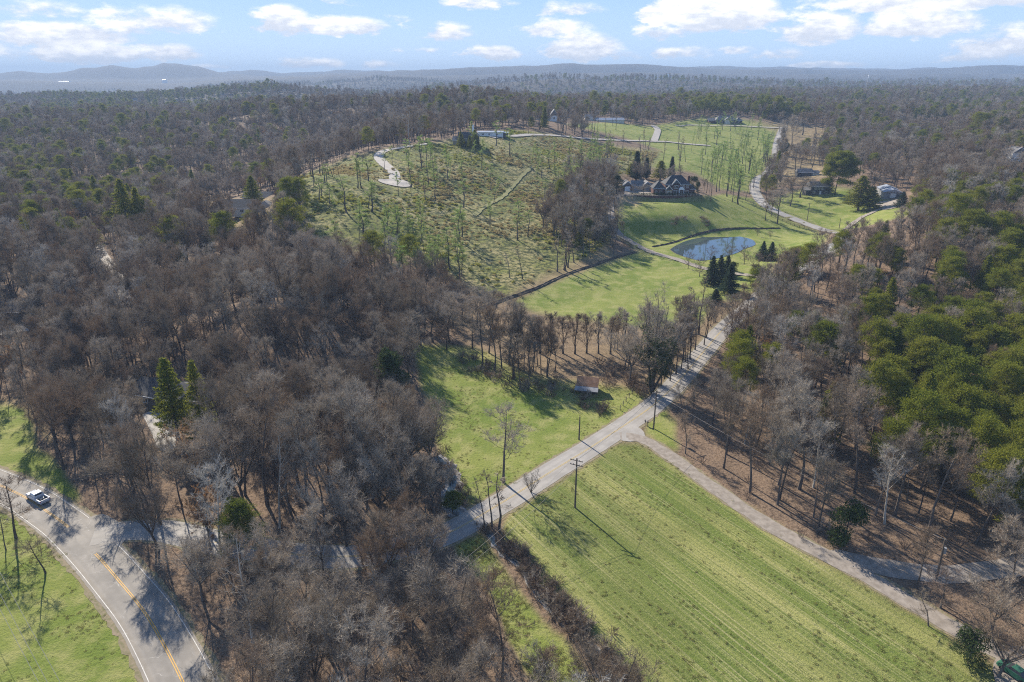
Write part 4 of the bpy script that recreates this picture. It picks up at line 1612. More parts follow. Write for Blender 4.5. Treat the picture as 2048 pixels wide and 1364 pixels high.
# --- brick mansion
def mansion():
    r = root("brick_mansion", "large two-storey brick house with dark hip roof and white portico above the pond", "house", (PAD.x, PAD.y, PADZ))
    block(r, 3.5, 18, 0, 11, 5.8, "hip", 4.8, M_BRICK, M_ROOFD)
    block(r, 7.3, 11.9, -0.7, 3.5, 6.0, "gy", 2.9, M_BRICK, M_ROOFD, 0.35)
    block(r, 3.2, 7.1, -2.6, 0.2, 3.1, "gy", 2.5, M_STONE, M_ROOFD, 0.35)
    block(r, -3.6, 3.3, -0.6, 7.5, 3.6, "hip", 4.0, M_BRICK, M_ROOFD)
    block(r, 18.1, 21.2, 0.6, 8, 3.2, "hip", 2.2, M_BRICK, M_ROOFD)
    for (x, z, w, h, y, m) in ((9.6, 4.5, 2.6, 1.9, -0.7, 2), (14.3, 4.6, 1.3, 1.7, 0, 1), (16.6, 4.6, 1.3, 1.7, 0, 1), (9.6, 1.6, 2.9, 1.9, -0.7, 2), (15.9, 1.6, 2.8, 1.9, 0, 2),
                               (5.1, 1.5, 1.6, 1.5, -2.6, 1), (-1.8, 1.6, 1.3, 1.5, -0.6, 1), (0.8, 1.6, 1.3, 1.5, -0.6, 1), (12.8, 4.6, 1.0, 1.4, 0, 0)):
        window(r, x, z, w, h, y, mull=m)
    # portico with arched white gable, columns and door
    px0 = 12.8
    arch = [(px0 + 1.6 * math.cos(t), -1.9, 3.0 + 1.5 * math.sin(t)) for t in np.linspace(0, PI, 9)]
    V = arch + [(x, -0.002, z) for x, _, z in arch]
    n = len(arch)
    F = [list(range(n))[::-1], list(range(n, 2 * n))] + [[i, i + 1, n + i + 1, n + i] for i in range(n - 1)] + [[0, n, 2 * n - 1, n - 1]]
    part("portico", (V, F), M_TRIM, r)
    for s in (-1.35, 1.35):
        part("column", box_vf(px0 + s - .16, px0 + s + .16, -1.8, -1.48, 0, 2.98), M_TRIM, r)
    d = part("door", box_vf(px0 - .55, px0 + .55, -0.08, -0.004, 0, 2.3), M_DKWALL, r)
    part("door_frame", merge(box_vf(px0 - .75, px0 - .56, -.1, -.005, 0, 2.4), box_vf(px0 + .56, px0 + .75, -.1, -.005, 0, 2.4)), M_TRIM, d)
    part("chimney", box_vf(17.4, 18.7, 4.5, 5.7, 3, 10.2), M_BRICK, r)
    part("steps", merge(box_vf(px0 - 1.6, px0 + 1.6, -2.9, -1.9, -.3, .16), box_vf(px0 - 1.8, px0 + 1.8, -3.4, -2.9, -.3, .03)), M_STONE, r)
    g = root("garage_building", "detached garage wing with grey roof and white door left of the brick mansion", "garage", (PAD.x, PAD.y, PADZ))
    block(g, -19.5, -14.2, 12, 20, 3.6, "gy", 2.6, M_BRICK, M_ROOFG)
    block(g, -14.1, -7.2, 13, 19, 3.3, "gx", 2.8, M_STONE, M_ROOFG)
    block(g, -7.1, -2.6, 12, 20, 3.6, "gy", 2.4, M_STONE, M_ROOFG)
    part("garage_door", box_vf(-18.6, -15.2, 11.9, 11.99, 0, 3.0), M_TRIM, g)
    for x in (-12.6, -10.8, -9.0):
        window(g, x, 1.6, 1.2, 1.5, 13, mull=1)
    window(g, -4.8, 1.6, 1.4, 1.5, 12, mull=1)
    # retaining wall
    w = root("retaining_wall", "curving dark brick retaining wall holding up the mansion terrace", "wall", (PAD.x, PAD.y, PADZ))
    V, F, V2, F2 = [], [], [], []
    N = 26
    for i in range(N + 1):
        t = i / N
        x = -19 + 44 * t
        y = -5.0 + 3.0 * (2 * t - 1) ** 2
        for (yy, zz) in ((y - .2, -3.4), (y - .2, 0.15), (y + .2, 0.15), (y + .2, -3.4)):
            V.append((x, yy, zz))
        for (yy, zz) in ((y - .28, 0.153), (y - .28, 0.28), (y + .28, 0.28), (y + .28, 0.153)):
            V2.append((x, yy, zz))
        if i:
            for k in range(4):
                a = (i - 1) * 4
                f = [a + k, a + 4 + k, a + 4 + (k + 1) % 4, a + (k + 1) % 4]
                F.append(f)
                F2.append(list(f))
    part("brickwork", (V, F), M_BRICK, w)
    part("coping", (V2, F2), M_STONE, w)
    # low tan balustrade on the right end
    bl = root("stone_balustrade", "low tan stone balustrade on the right end of the mansion terrace", "balustrade", (PAD.x, PAD.y, PADZ))
    for k in range(9):
        part("baluster", box_vf(9 + k * 1.7, 9.35 + k * 1.7, -4.2, -3.85, 0, 0.85), M_STONE, bl)
    part("rail", box_vf(8.8, 23.2, -4.25, -3.8, 0.853, 1.0), M_STONE, bl)
    # clipped hedge behind the wall
    K = Tris()
    rg = np.random.default_rng(5)
    for i in range(44):
        t = i / 43
        x = -17 + 34 * t
        y = -3.3 + 3.0 * (2 * (x + 19) / 44 - 1) ** 2
        leafy_ball(K, rg, np.array([x, y, 0.7]), (.7, .6, .65), 60, 0.3)
    hd = link_mesh("hedge", K.mesh("hedge", [M_LEAF]))
    hd.location = (PAD.x, PAD.y, PADZ)
    setp(hd, "long clipped dark green hedge along the top of the terrace wall", "hedge")
    for i, (x, y, s) in enumerate(((-1.8, -2.2, 1.2), (0.6, -2.0, 1.3), (1.9, -2.6, 1.0), (8.9, -2.1, .8), (11, -2.0, .8), (15.5, -1.6, .8), (17.5, -1.4, .9), (20, -1.2, 1.3), (22.5, 0, 1.5))):
        K = Tris()
        leafy_ball(K, rg, np.array([0, 0, s * .7]), (s * .8, s * .8, s * .8), 260, 0.26)
        o_ = link_mesh("foundation_shrub", K.mesh("foundation_shrub", [M_LEAF]))
        o_.location = (PAD.x + x, PAD.y + y, PADZ)
        setp(o_, "rounded dark evergreen shrub planted against the front of the brick mansion", "shrub", "foundation shrubs of the mansion")


mansion()


def small_house(px, py, label, blocks, name="house", cat="house", yaw=0.0, wins=(), doors=(), chim=None, group=None):
    g = ground(px, py)
    r = root(name, label, cat, (g.x, g.y, g.z), yaw, group)
    for bl in blocks:
        block(r, *bl)
    for (x, z, w, h, y) in wins:
        window(r, x, z, w, h, y)
    for (x, w, h, y, m) in doors:
        part("door", box_vf(x - w / 2, x + w / 2, y - .06, y - .004, 0, h), m, r)
    if chim:
        part("chimney", box_vf(*chim), M_TRIM, r)
    PLACED.append((g.x, g.y, 9))
    return r


# white-roofed steel barn on the right
def barn():
    g = ground(1785, 396)
    r = root("metal_barn", "long pale metal-roofed barn with open lean-to between the trees on the right", "barn", (g.x, g.y, g.z), math.radians(-14))
    part("wall", box_vf(-5.5, 5.5, 0, 20, -1, 3.6), M_TIN, r)
    part("gable", gable_wall(-5.5, 5.5, -0.003, 3.6, 1.9), M_TIN, r)
    part("roof", roof_vf(-5.5, 5.5, 0, 10, 3.6, 2.1, "gy", 0.5), M_METAL, r)
    part("roof", roof_vf(-5.5, 5.5, 10.6, 20, 4.1, 2.1, "gy", 0.5), M_METAL, r)
    part("sliding_door", box_vf(-1.6, 1.6, -.16, -.06, 0, 3.0), M_WALLW, r)
    part("bay_shade_panel", box_vf(2.1, 5.0, -.1, -.01, 0, 2.4), M_DKWALL, r, "dark panel painted as the shade inside an open bay")  # no opening is cut; a dark panel stands in for the bay's shade
    for k in range(5):
        part("roof_seam", box_vf(-5.9 + k * 2.9, -5.82 + k * 2.9, -.45, 10.4, 3.585, 3.6), M_GREYM, r) if k in (0, 4) else None
    PLACED.append((g.x, g.y + 8, 14))


barn()
small_house(1641, 389, "two-storey dark-walled house with grey roof and white trim beside the big pine", [(-7, 6, 0, 8, 5.4, "gx", 3.0, M_DKWALL, M_ROOFG), (-10, -7.1, 1, 7, 3.0, "shed", 1.2, M_DKWALL, M_ROOFG)],
            wins=[(-4, 4.0, 1.6, 1.3, 0), (-1.6, 4.0, 1.6, 1.3, 0), (0.8, 4.0, 1.6, 1.3, 0), (-4.5, 1.4, 2.0, 1.3, 0), (3.6, 1.4, 2.2, 1.3, 0)], doors=[(-0.4, 1.2, 2.2, 0, M_TRIM)], chim=(2.6, 3.6, 3, 4, 5, 9.4))
small_house(1617, 352, "low grey-roofed outbuilding with white fascia up the slope behind the dark house", [(-8, 3, 0, 7, 2.8, "gx", 2.6, M_DKWALL, M_ROOFG), (3.1, 8, 0, 6, 2.5, "gx", 1.6, M_CREAM, M_ROOFG)])
# hilltop group
small_house(936, 292, "tall dark house in shade with steep gabled roof on the brushy hilltop", [(-7, 2, 0, 10, 5.5, "gx", 4.0, M_DKWALL, M_ROOFD), (2.1, 8, -1, 9, 6.6, "gy", 3.6, M_DKWALL, M_ROOFD), (-11, -7.1, 1, 8, 4, "gx", 2.5, M_STONE, M_ROOFG)],
            wins=[(-4, 4.5, 1.3, 1.5, 0), (-1, 4.5, 1.3, 1.5, 0), (4, 5.5, 1.3, 1.5, -1), (6, 5.5, 1.3, 1.5, -1), (5, 2, 1.6, 1.5, -1)], chim=(3.0, 4.2, 6, 7.2, 8, 14.4))
small_house(986, 273, "long flat-roofed white building with pale roof beside the sandy yard on the hill", [(-12, 8, 0, 8, 3.4, "gx", 0.7, M_WALLW, M_METAL), (8.1, 12, 1, 7, 2.8, "gx", .6, M_DKWALL, M_METAL)], wins=[(-8, 1.8, 1.6, 1.3, 0), (-3, 1.8, 1.6, 1.3, 0), (3, 1.8, 1.6, 1.3, 0)])
small_house(1108, 243, "white house with steep gable end among bare trees beyond the hill", [(-4, 4, 0, 12, 6, "gy", 6, M_WALLW, M_ROOFG), (-18, -4.1, 2, 12, 4, "gx", 4, M_CREAM, M_ROOFG)], wins=[(0, 3.5, 1.6, 2.0, 0)])
small_house(985, 238, "small white house mostly hidden by the trees behind the flat-roofed building", [(-8, 8, 0, 9, 5, "gx", 3.5, M_WALLW, M_ROOFG)], wins=[(-5, 3, 1.6, 1.8, 0), (0, 3, 1.6, 1.8, 0), (5, 3, 1.6, 1.8, 0)])
small_house(1180, 241, "small cream house at the edge of the far wood", [(-6, 6, 0, 9, 3.5, "gx", 3, M_CREAM, M_ROOFG)])
small_house(1220, 245, "long low shed with bright roof at the foot of the far wood", [(-16, 16, 0, 9, 2.8, "gx", 2.2, M_CREAM, M_METAL)])
small_house(1455, 247, "wide grey-roofed farmhouse on top of the green hill", [(-14, 10, 0, 12, 4, "hip", 4.5, M_DKWALL, M_ROOFG), (-4, 2, -3, 0.5, 4.2, "gy", 3, M_CREAM, M_ROOFG), (10.2, 18, 2, 12, 3.4, "hip", 3, M_DKWALL, M_ROOFG), (-22, -14.1, 3, 11, 3.4, "gx", 2.5, M_BRICK, M_ROOFG)],
            wins=[(-10, 1.8, 2, 1.6, 0), (-6.6, 1.8, 2, 1.6, 0), (5.5, 1.8, 2, 1.6, 0), (14, 1.6, 1.8, 1.4, 2)])
small_house(1690, 240, "little white house showing through the far trees right of the hilltop road", [(-7, 7, 0, 9, 4, "gx", 3.5, M_WALLW, M_ROOFG)], wins=[(-3, 2, 1.6, 1.6, 0)])
small_house(2036, 322, "white house with steep roof cut by the right edge of the picture", [(-5, 5, 0, 10, 6, "gy", 4, M_WALLW, M_ROOFG), (5.1, 16, 1, 10, 5, "gx", 4, M_CREAM, M_ROOFG)], wins=[(0, 4, 1.6, 1.8, 0), (0, 1.6, 1.6, 1.6, 0)])
# houses in the left woods
small_house(500, 428, "long dark-roofed house with pale gutters in the clearing of the left woods", [(-16, 2, 0, 11, 3.2, "gx", 3.6, M_CREAM, M_ROOFD), (2.1, 13, -2, 9, 3.2, "hip", 3.2, M_CREAM, M_ROOFG)], wins=[(-10, 1.6, 2, 1.4, 0), (-4, 1.6, 2, 1.4, 0), (7, 1.6, 2, 1.4, -2)])
small_house(512, 406, "grey-roofed garage behind the long dark-roofed house in the left woods", [(-7, 9, 0, 8, 3, "gx", 2.8, M_DKWALL, M_ROOFG)])
small_house(330, 818, "dark grey low-pitched roof of a house hidden among bare trees right of the corner field", [(-11, 5, 0, 10, 3.0, "gx", 2.6, M_WOODG, M_ROOFD), (5.1, 12, 2, 9, 2.8, "gx", 2.0, M_WOODG, M_ROOFG)], yaw=math.radians(-18), wins=[(-6, 1.5, 1.6, 1.3, 0), (0, 1.5, 1.6, 1.3, 0)])
patch("house_drive", [(285, 830), (310, 822), (345, 850), (350, 905), (320, 900), (300, 860)], 0.1, M_SIDE)
patch("house_drive", [(0, 655), (45, 650), (60, 662), (0, 672)], 0.15, M_NEWROAD)
small_house(8, 640, "low dark-roofed house cut by the left edge of the picture", [(-8, 6, 0, 8, 3.0, "gx", 2.5, M_WOODG, M_ROOFD)])
# far town: pale roofs in the valley
for (px, py, w, d, h, lb) in ((188, 167.5, 260, 60, 14, "largest long white warehouse roof in the hazy valley town"), (214, 169.5, 200, 50, 12, "white warehouse right of the largest one in the hazy valley"), (205, 165.5, 120, 40, 12, "thin white shed behind the warehouses in the hazy valley"),
                              (126, 163, 150, 40, 12, "pale long building left of the warehouses in the hazy valley"), (327, 160, 50, 30, 18, "small bright white block below the highest mountain"), (92, 177, 60, 30, 10, "small white roof in the haze above the left woods"), (255, 170, 120, 40, 8, "pale long roof right of the warehouses"), (1, 165, 90, 40, 16, "bright white block at the far left edge below the mountains")):
    u, s = slopes(px, py)
    Yd = 5500.0
    w *= 0.5
    r = root("warehouse", lb, "building", (float(u) * Yd, Yd, CAM_H + float(s) * Yd - h))
    part("wall", box_vf(-w / 2, w / 2, 0, d, -60, h), M_TRIM, r)
    part("roof", roof_vf(-w / 2, w / 2, 0, d, h, h * .25, "gx", 1), M_TRIM, r)
# distant houses as specks between the trees
for (px, py, lb) in ((125, 233, "white house by the pale track in the left distance"), (275, 205, "small pale house in the clearing of the far left wood"), (445, 196, "white farmhouse beyond the misty far left field"), (360, 208, "low pale barn in the misty far left field"), (544, 178, "tiny pale roof on the blue wooded hill left of centre"), (1338, 154, "white house on the crest of the wooded ridge"), (1735, 166, "thin white tower in the far right woods")):
    u, s = slopes(px, py)
    Yd = 1500.0
    g = ground(px, py, 900)
    if lb.startswith("thin white tower"):
        r = root("water_tower", lb, "tower", (g.x, g.y, g.z))
        part("shaft", box_vf(-1.5, 1.5, -1.5, 1.5, -5, 38), M_TRIM, r)
        part("cap", roof_vf(-1.5, 1.5, -1.5, 1.5, 38.003, 6, "hip", .6), M_TRIM, r)
        continue
    k = min(max(1.0, g.y / 1300), 1.3)
    r = root("farmhouse", lb, "house", (g.x, g.y, g.z))
    part("wall", box_vf(-9 * k, 9 * k, 0, 10 * k, -4, 10 + 2 * k), M_WALLW, r) if g.y > 2300 else part("wall", box_vf(-9, 9, 0, 9, -3, 5), M_WALLW, r)
    zt = 10 + 2 * k if g.y > 2300 else 5
    part("roof", roof_vf(-9 * k, 9 * k, 0, 10 * k, zt, 4 * k, "gx", .5), M_TRIM if g.y > 2300 else M_ROOFG, r)
    PLACED.append((g.x, g.y - 10, 16))

# shed with rusty roof
def shed():
    g = ground(1174, 786)
    r = root("old_shed", "small old white-walled shed with rusty brown tin roof beside the tree belt", "shed", (g.x, g.y, g.z), math.radians(-14))
    part("wall", merge(box_vf(-2.6, 2.6, 0, .1, 0, 1.3), box_vf(-2.6, -2.5, .103, 3.6, 0, 2.3), box_vf(2.5, 2.6, .103, 3.6, 0, 2.3), box_vf(-2.497, 2.497, 3.5, 3.6, 0, 2.3)), M_WOODG, r)
    for k in range(12):
        x = -2.6 + k * .44
        part("board", box_vf(x + .01, x + .42, -.06, -.005, 1.32, 2.35), M_WALLW, r)
    V = [(-3, -.75, 2.2), (3, -.75, 2.2), (3, 1.9, 3.95), (-3, 1.9, 3.95), (3, 4.1, 2.6), (-3, 4.1, 2.6)]
    V2 = [(x, y, z + .08) for x, y, z in V]
    F = [[6, 7, 8, 9], [9, 8, 10, 11], [3, 2, 1, 0], [5, 4, 2, 3], [0, 1, 7, 6], [4, 5, 11, 10], [1, 2, 8, 7], [2, 4, 10, 8], [0, 6, 9, 3], [3, 9, 11, 5]]
    part("roof", (V + V2, F), M_RUST, r)
    part("lower_roof", ([(-3.2, -2.3, 1.55), (3.2, -2.3, 1.55), (3.1, -.5, 2.28), (-3.1, -.5, 2.28), (-3.2, -2.3, 1.61), (3.2, -2.3, 1.61), (3.1, -.5, 2.34), (-3.1, -.5, 2.34)],
                        [[4, 5, 6, 7], [3, 2, 1, 0], [0, 1, 5, 4], [1, 2, 6, 5], [2, 3, 7, 6], [3, 0, 4, 7]]), M_TIN, r, "pale tin lean-to roof")
    for x in (-3, -1, 1, 3):
        part("post", box_vf(x - .07, x + .07, -2.15, -2.0, 0, 1.6), M_WOODG, r)
    PLACED.append((g.x, g.y, 4))


shed()


# --- poles, cables
def cyl_vf(p0, p1, r0, r1, n=8):
    T = Tris()
    T.tube([np.array(p0, float), np.array(p1, float)], [r0, r1], n)
    V = [tuple(v) for v in T.V]
    return V + [tuple(p1)], [list(f) for f in T.F] + [[n + k, n + (k + 1) % n, 2 * n] for k in range(n)]


def pole(px, py, h, yaw, label, arms=1, transformer=False, lean=0.0):
    g = ground(px, py)
    r = root("utility_pole", label, "pole", (g.x, g.y, g.z - .1), yaw)
    r.rotation_euler = (lean, 0, yaw)
    part("post", cyl_vf((0, 0, 0), (0, 0, h), 0.2, 0.13), M_POLE, r)
    for a in range(arms):
        z = h - 0.5 - a * 1.0
        c = part("crossarm", box_vf(-1.3, 1.3, -.24, -.135, z, z + .14), M_POLE, r)
        for x in (-1.15, -.6, .6, 1.15):
            part("insulator", cyl_vf((x, -.19, z + .143), (x, -.19, z + .36), .07, .05, 6), M_GREYM, c)
    if transformer:
        part("transformer", cyl_vf((.38, 0, h - 3.0), (.38, 0, h - 1.9), .28, .28, 10), M_GREYM, r)
    return g, h


rd = LINES["side"][0]
pole_yaw = ROW_ANG
pA = pole(1150, 1015, 11.4, math.radians(-25), "wooden utility pole with two crossarms at the head of the mowed field", 2)
pB = pole(1307, 857, 10.3, math.radians(20), "utility pole with transformer by the mailbox at the road junction", 1, True)
pC = pole(1158, 879, 6.2, 0, "thin bare stub pole on the grass verge above the road", 0)
pD = pole(1873, 1158, 8.2, math.radians(10), "leaning utility pole with grey transformer by the gravel road in the right wood", 0, True, math.radians(-3))
pE = pole(1614, 442, 11, 0, "slim utility pole on the cottage lawn", 1)
pF = pole(1678, 457, 6, 0, "short utility pole beside the grass track", 0)


def cable(a, b_, sag, label, r=0.028):
    T = Tris()
    a, b_ = np.array(a, float), np.array(b_, float)
    pts = []
    for i in range(15):
        t = i / 14
        p = a + (b_ - a) * t
        p[2] -= sag * 4 * t * (1 - t)
        pts.append(p)
    T.tube(pts, [r] * 15, 3)
    o_ = link_mesh("power_cable", T.mesh("power_cable", [M_WIRE]))
    setp(o_, label, "cable", "power cables")


def atz(px, py, z):
    u, s = slopes(px, py)
    Y = (z - CAM_H) / float(s)
    return (float(u) * Y, Y, z)


for i, (p0, p1, lb) in enumerate((((-30, 1089), (160, 1436), "pale power cable, rightmost of three over the bottom left field"), ((-30, 1130), (125, 1420), "pale power cable, middle of three over the bottom left field"), ((-30, 1160), (112, 1430), "pale power cable, leftmost of three over the bottom left field"))):
    cable(atz(*p0, 8.5), atz(*p1, 8.5), 0.3, lb, 0.03)
wl = atz(880, 1156, 6.5)
cable((pA[0].x - 1.1, pA[0].y, pA[0].z + 10.9), wl, 1.2, "cable from the mowed field pole down over the creekside strip, upper one")
cable((pA[0].x + .6, pA[0].y, pA[0].z + 9.9), (wl[0] + .6, wl[1] - .5, wl[2] - .7), 1.2, "cable from the mowed field pole down over the creekside strip, lower one")
cable((pA[0].x, pA[0].y, pA[0].z + 10.9), (pB[0].x, pB[0].y, pB[0].z + 9.8), 1.0, "cable between the field pole and the junction pole")
cable((pB[0].x, pB[0].y, pB[0].z + 9.6), (pD[0].x, pD[0].y, pD[0].z + 8), 1.6, "cable from the junction pole along the gravel lane")


# --- mailboxes, small roadside things
def mailbox(px, py, label, m, n=1):
    g = ground(px, py)
    r = root("mailbox", label, "mailbox", (g.x, g.y, g.z))
    part("post", box_vf(-.06, .06, -.06, .06, 0, 1.05), M_WOODG, r)
    T = [(0.16 * math.cos(t), .17 + .16 * math.sin(t)) for t in np.linspace(0, PI, 7)] + [(-.16, 0), (.16, 0)]
    V = [(x, -.28, 1.053 + z) for x, z in T] + [(x, .28, 1.053 + z) for x, z in T]
    k = len(T)
    part("box", (V, [list(range(k))[::-1], list(range(k, 2 * k))] + [[i, (i + 1) % k, k + (i + 1) % k, k + i] for i in range(k)]), m, r)
    return r


mailbox(1290, 850, "black mailbox on a wooden post by the road junction", M_BLACKP)
mailbox(1295, 852, "dark mailbox just right of the black one by the road junction", M_DKWALL)


def red_thing():
    g = ground(247, 999)
    r = root("real_estate_sign", "small red sign board on a post under the trees right of the road curve", "sign", (g.x, g.y, g.z), 0.1)
    part("board", box_vf(-.5, .5, -.03, .03, .6, 1.25), M_RED, r)
    for x in (-.46, .46):
        part("post", box_vf(x - .04, x + .04, .033, .1, 0, 1.3), M_WOODG, r)


red_thing()


def fence(pl, label, name="board_fence", post_h=1.3, rails=3, gap=3.0, mt=None, rail_r=(0.07, 0.03)):
    mt = mt or M_FENCE
    ln = world_line(pl, gap)
    r = root(name, label, "fence", tuple(ln[0]))
    o0 = ln[0]
    vf = box_vf(-.08, .08, -.08, .08, -.1, post_h)
    pm = mesh_np("post", np.array(vf[0]), vf[1], [mt])
    for i, p in enumerate(ln):
        q = link_mesh("post", pm, r)
        q.location = (p.x - o0.x, p.y - o0.y, float(zat(np.array([p.x]), np.array([p.y]))[0]) - o0.z)
    for k in range(rails):
        T = Tris()
        z = post_h * (0.35 + 0.6 * k / max(1, rails - 1))
        pts = [np.array([p.x - o0.x, p.y - o0.y - .1, float(zat(np.array([p.x]), np.array([p.y]))[0]) - o0.z + z]) for p in ln]
        T.tube(pts, [rail_r[0]] * len(pts), 4)
        link_mesh("rail", T.mesh("rail", [mt]), r)


fence([(1469, 397), (1490, 402), (1520, 416), (1556, 438), (1589, 452), (1617, 460), (1645, 470)], "dark board fence curving along the lower side of the upper road")
fence([(1506, 338), (1520, 322), (1528, 310), (1529, 295), (1546, 264)], "dark rail fence climbing the green hill left of the upper road", gap=5)
fence([(1240, 820), (1252, 803), (1264, 788)], "short wire fence of thin posts near the shed", "wire_fence", 1.4, 2, 2.2, M_WOODG, (0.02, .02))
fence([(1650, 462), (1690, 461), (1740, 460), (1775, 462)], "low rail fence at the foot of the cottage lawn", gap=4)


# --- pickup
def pickup():
    k = min(range(len(hw)), key=lambda i: (hw[i] - ground(60, 1001)).length)
    d = (hw[k - 2] - hw[k + 2])
    yaw = math.atan2(d.y, d.x)
    g = ground(77, 1000)
    r = root("pickup_truck", "silver white crew-cab pickup with open bed rounding the road curve", "pickup truck", (g.x, g.y, g.z + .06), yaw)

    def loft(name, secs, m, parent=r):
        """secs: list of (x, halfwidth_bottom, z0, halfwidth_top, z1)"""
        V, F = [], []
        for (x, wb, z0, wt, z1) in secs:
            V += [(x, -wb, z0), (x, -wb, z0 + (z1 - z0) * .6), (x, -wt, z1), (x, wt, z1), (x, wb, z0 + (z1 - z0) * .6), (x, wb, z0)]
        for i in range(len(secs) - 1):
            for q in range(6):
                F.append([i * 6 + q, i * 6 + (q + 1) % 6, (i + 1) * 6 + (q + 1) % 6, (i + 1) * 6 + q])
        F.append([0, 1, 2, 3, 4, 5][::-1])
        n = (len(secs) - 1) * 6
        F.append([n, n + 1, n + 2, n + 3, n + 4, n + 5])
        o_ = part(name, (V, F), m, parent)
        bm = o_.modifiers.new("edge", "BEVEL")
        bm.width = 0.03
        bm.segments = 2
        return o_

    loft("body", [(-0.75, 1.0, .45, .97, 1.12), (1.2, 1.0, .45, .96, 1.14), (1.35, 1.0, .45, .95, 1.16), (2.5, .99, .45, .88, 1.10), (2.85, .93, .5, .82, .95), (2.95, .88, .55, .78, .8)], M_CARW)
    loft("cab", [(-0.85, .92, 1.123, .80, 1.3), (-0.65, .91, 1.123, .74, 1.86), (0.55, .90, 1.123, .72, 1.88), (0.75, .9, 1.123, .74, 1.80), (1.35, .88, 1.163, .84, 1.2)], M_CARW)
    for s in (-1, 1):
        for (x0, x1) in ((-.6, .05), (.12, .85)):
            V = [(x0, s * .905, 1.25), (x1, s * .905, 1.25), (x1 - (.25 if x1 > .5 else 0), s * .80, 1.72), (x0, s * .80, 1.72)]
            V2 = [(x, y + s * .012, z) for x, y, z in V]
            part("side_window", (V + V2, [[0, 1, 2, 3], [7, 6, 5, 4], [0, 4, 5, 1], [1, 5, 6, 2], [2, 6, 7, 3], [3, 7, 4, 0]]), M_GLASS, r)
        part("bed_side", box_vf(-2.95, -.9, s * .86 if s > 0 else -1.0, 1.0 if s > 0 else -.86, .45, 1.14), M_CARW, r)
        part("mirror", box_vf(.95, 1.08, s * 1.06 - .08, s * 1.06 + .08, 1.2, 1.38), M_BLACKP, r)
        for x in (-1.95, 1.95):
            w_ = part("wheel", cyl_vf((x, s * .8, .38), (x, s * 1.01, .38), .38, .38, 16), M_BLACKP, r)
            part("rim", cyl_vf((x, s * 1.012, .38), (x, s * 1.03, .38), .23, .2, 10), M_GREYM, w_)
        part("tail_light", box_vf(-2.985, -2.953, s * .92 - .07, s * .92 + .07, .75, 1.05), M_RED, r)
        part("headlight", box_vf(2.78, 2.93, s * .74 - .12, s * .74 + .12, .72, .86), M_TRIM, r)
    part("windscreen", ([(.74, -.70, 1.80), (.74, .70, 1.80), (1.30, .80, 1.24), (1.30, -.80, 1.24), (.77, -.70, 1.83), (.77, .70, 1.83), (1.34, .80, 1.25), (1.34, -.80, 1.25)],
                        [[4, 7, 6, 5], [0, 1, 2, 3], [0, 4, 5, 1], [1, 5, 6, 2], [2, 6, 7, 3], [3, 7, 4, 0]]), M_GLASS, r)
    part("rear_window", box_vf(-.80, -.76, -.66, .66, 1.32, 1.72), M_GLASS, r)
    part("bed_floor", box_vf(-2.9, -.9, -.857, .857, .6, .68), M_DKWALL, r)
    part("tailgate", box_vf(-2.95, -2.87, -.857, .857, .5, 1.12), M_CARW, r)
    part("bumper", box_vf(-3.08, -2.96, -.95, .95, .42, .6), M_GREYM, r)
    part("bed_front", box_vf(-.9, -.853, -.857, .857, .69, 1.14), M_CARW, r)
    part("toolbox", box_vf(-1.75, -1.35, -.45, .35, .683, 1.0), M_GREYM, r)
    PLACED.append((g.x, g.y, 5))


pickup()


def parked_car():
    g = ground(2028, 1350)
    r = root("parked_car", "dark green car partly hidden under the bare tree in the bottom right corner", "car", (g.x, g.y, g.z + .05), math.radians(115))
    mt = simple("dark_green_paint", (0.03, 0.11, 0.07), (0.03, 0.10, 0.065), 1, 0.3)
    V, F = [], []
    secs = [(-2.2, .8, .4, .7, .85), (-1.9, .88, .3, .8, .95), (-.9, .9, .3, .84, 1.0), (.9, .9, .3, .84, .98), (1.9, .86, .3, .76, .85), (2.2, .75, .4, .66, .7)]
    for (x, wb, z0, wt, z1) in secs:
        V += [(x, -wb, z0), (x, -wt, z1), (x, wt, z1), (x, wb, z0)]
    for i in range(5):
        for q in range(4):
            F.append([i * 4 + q, i * 4 + (q + 1) % 4, (i + 1) * 4 + (q + 1) % 4, (i + 1) * 4 + q])
    F += [[3, 2, 1, 0], [20, 21, 22, 23]]
    part("body", (V, F), mt, r)
    V = [(-1.5, -.78, 1.0), (-.9, -.62, 1.42), (.35, -.62, 1.42), (1.0, -.78, .99), (-1.5, .78, 1.0), (-.9, .62, 1.42), (.35, .62, 1.42), (1.0, .78, .99)]
    part("cabin", (V, [[0, 3, 2, 1], [4, 5, 6, 7], [0, 1, 5, 4], [2, 3, 7, 6], [0, 4, 7, 3]]), M_GLASS, r)
    part("roof", (V_ := [(-.92, -.62, 1.423), (.37, -.62, 1.423), (.37, .62, 1.423), (-.92, .62, 1.423), (-.85, -.55, 1.47), (.3, -.55, 1.47), (.3, .55, 1.47), (-.85, .55, 1.47)],
                  [[4, 5, 6, 7], [0, 1, 5, 4], [1, 2, 6, 5], [2, 3, 7, 6], [3, 0, 4, 7]]), mt, r)
    for s in (-1, 1):
        for x in (-1.35, 1.35):
            part("wheel", cyl_vf((x, s * .72, .32), (x, s * .92, .32), .32, .32, 14), M_BLACKP, r)


parked_car()


# ================================================================== single trees
T1 = tree_px
# along the curve, bottom left
T1("bare_open_0", 32, 1076, 944, 95, label="bare tree on the field edge left of the curve, its crown over the road", group=None)
T1("bare_open_1", 91, 1146, 1050, 90, label="forked bare tree on the field edge below the curve, casting a long branching shadow")
T1("bare_open_1", 12, 1100, 1000, 60, label="thin bare tree at the left picture edge below the road")
T1("bare_oak_0", 268, 985, 850, 150, label="big dark-limbed bare oak above the junction with its shadow across the road")
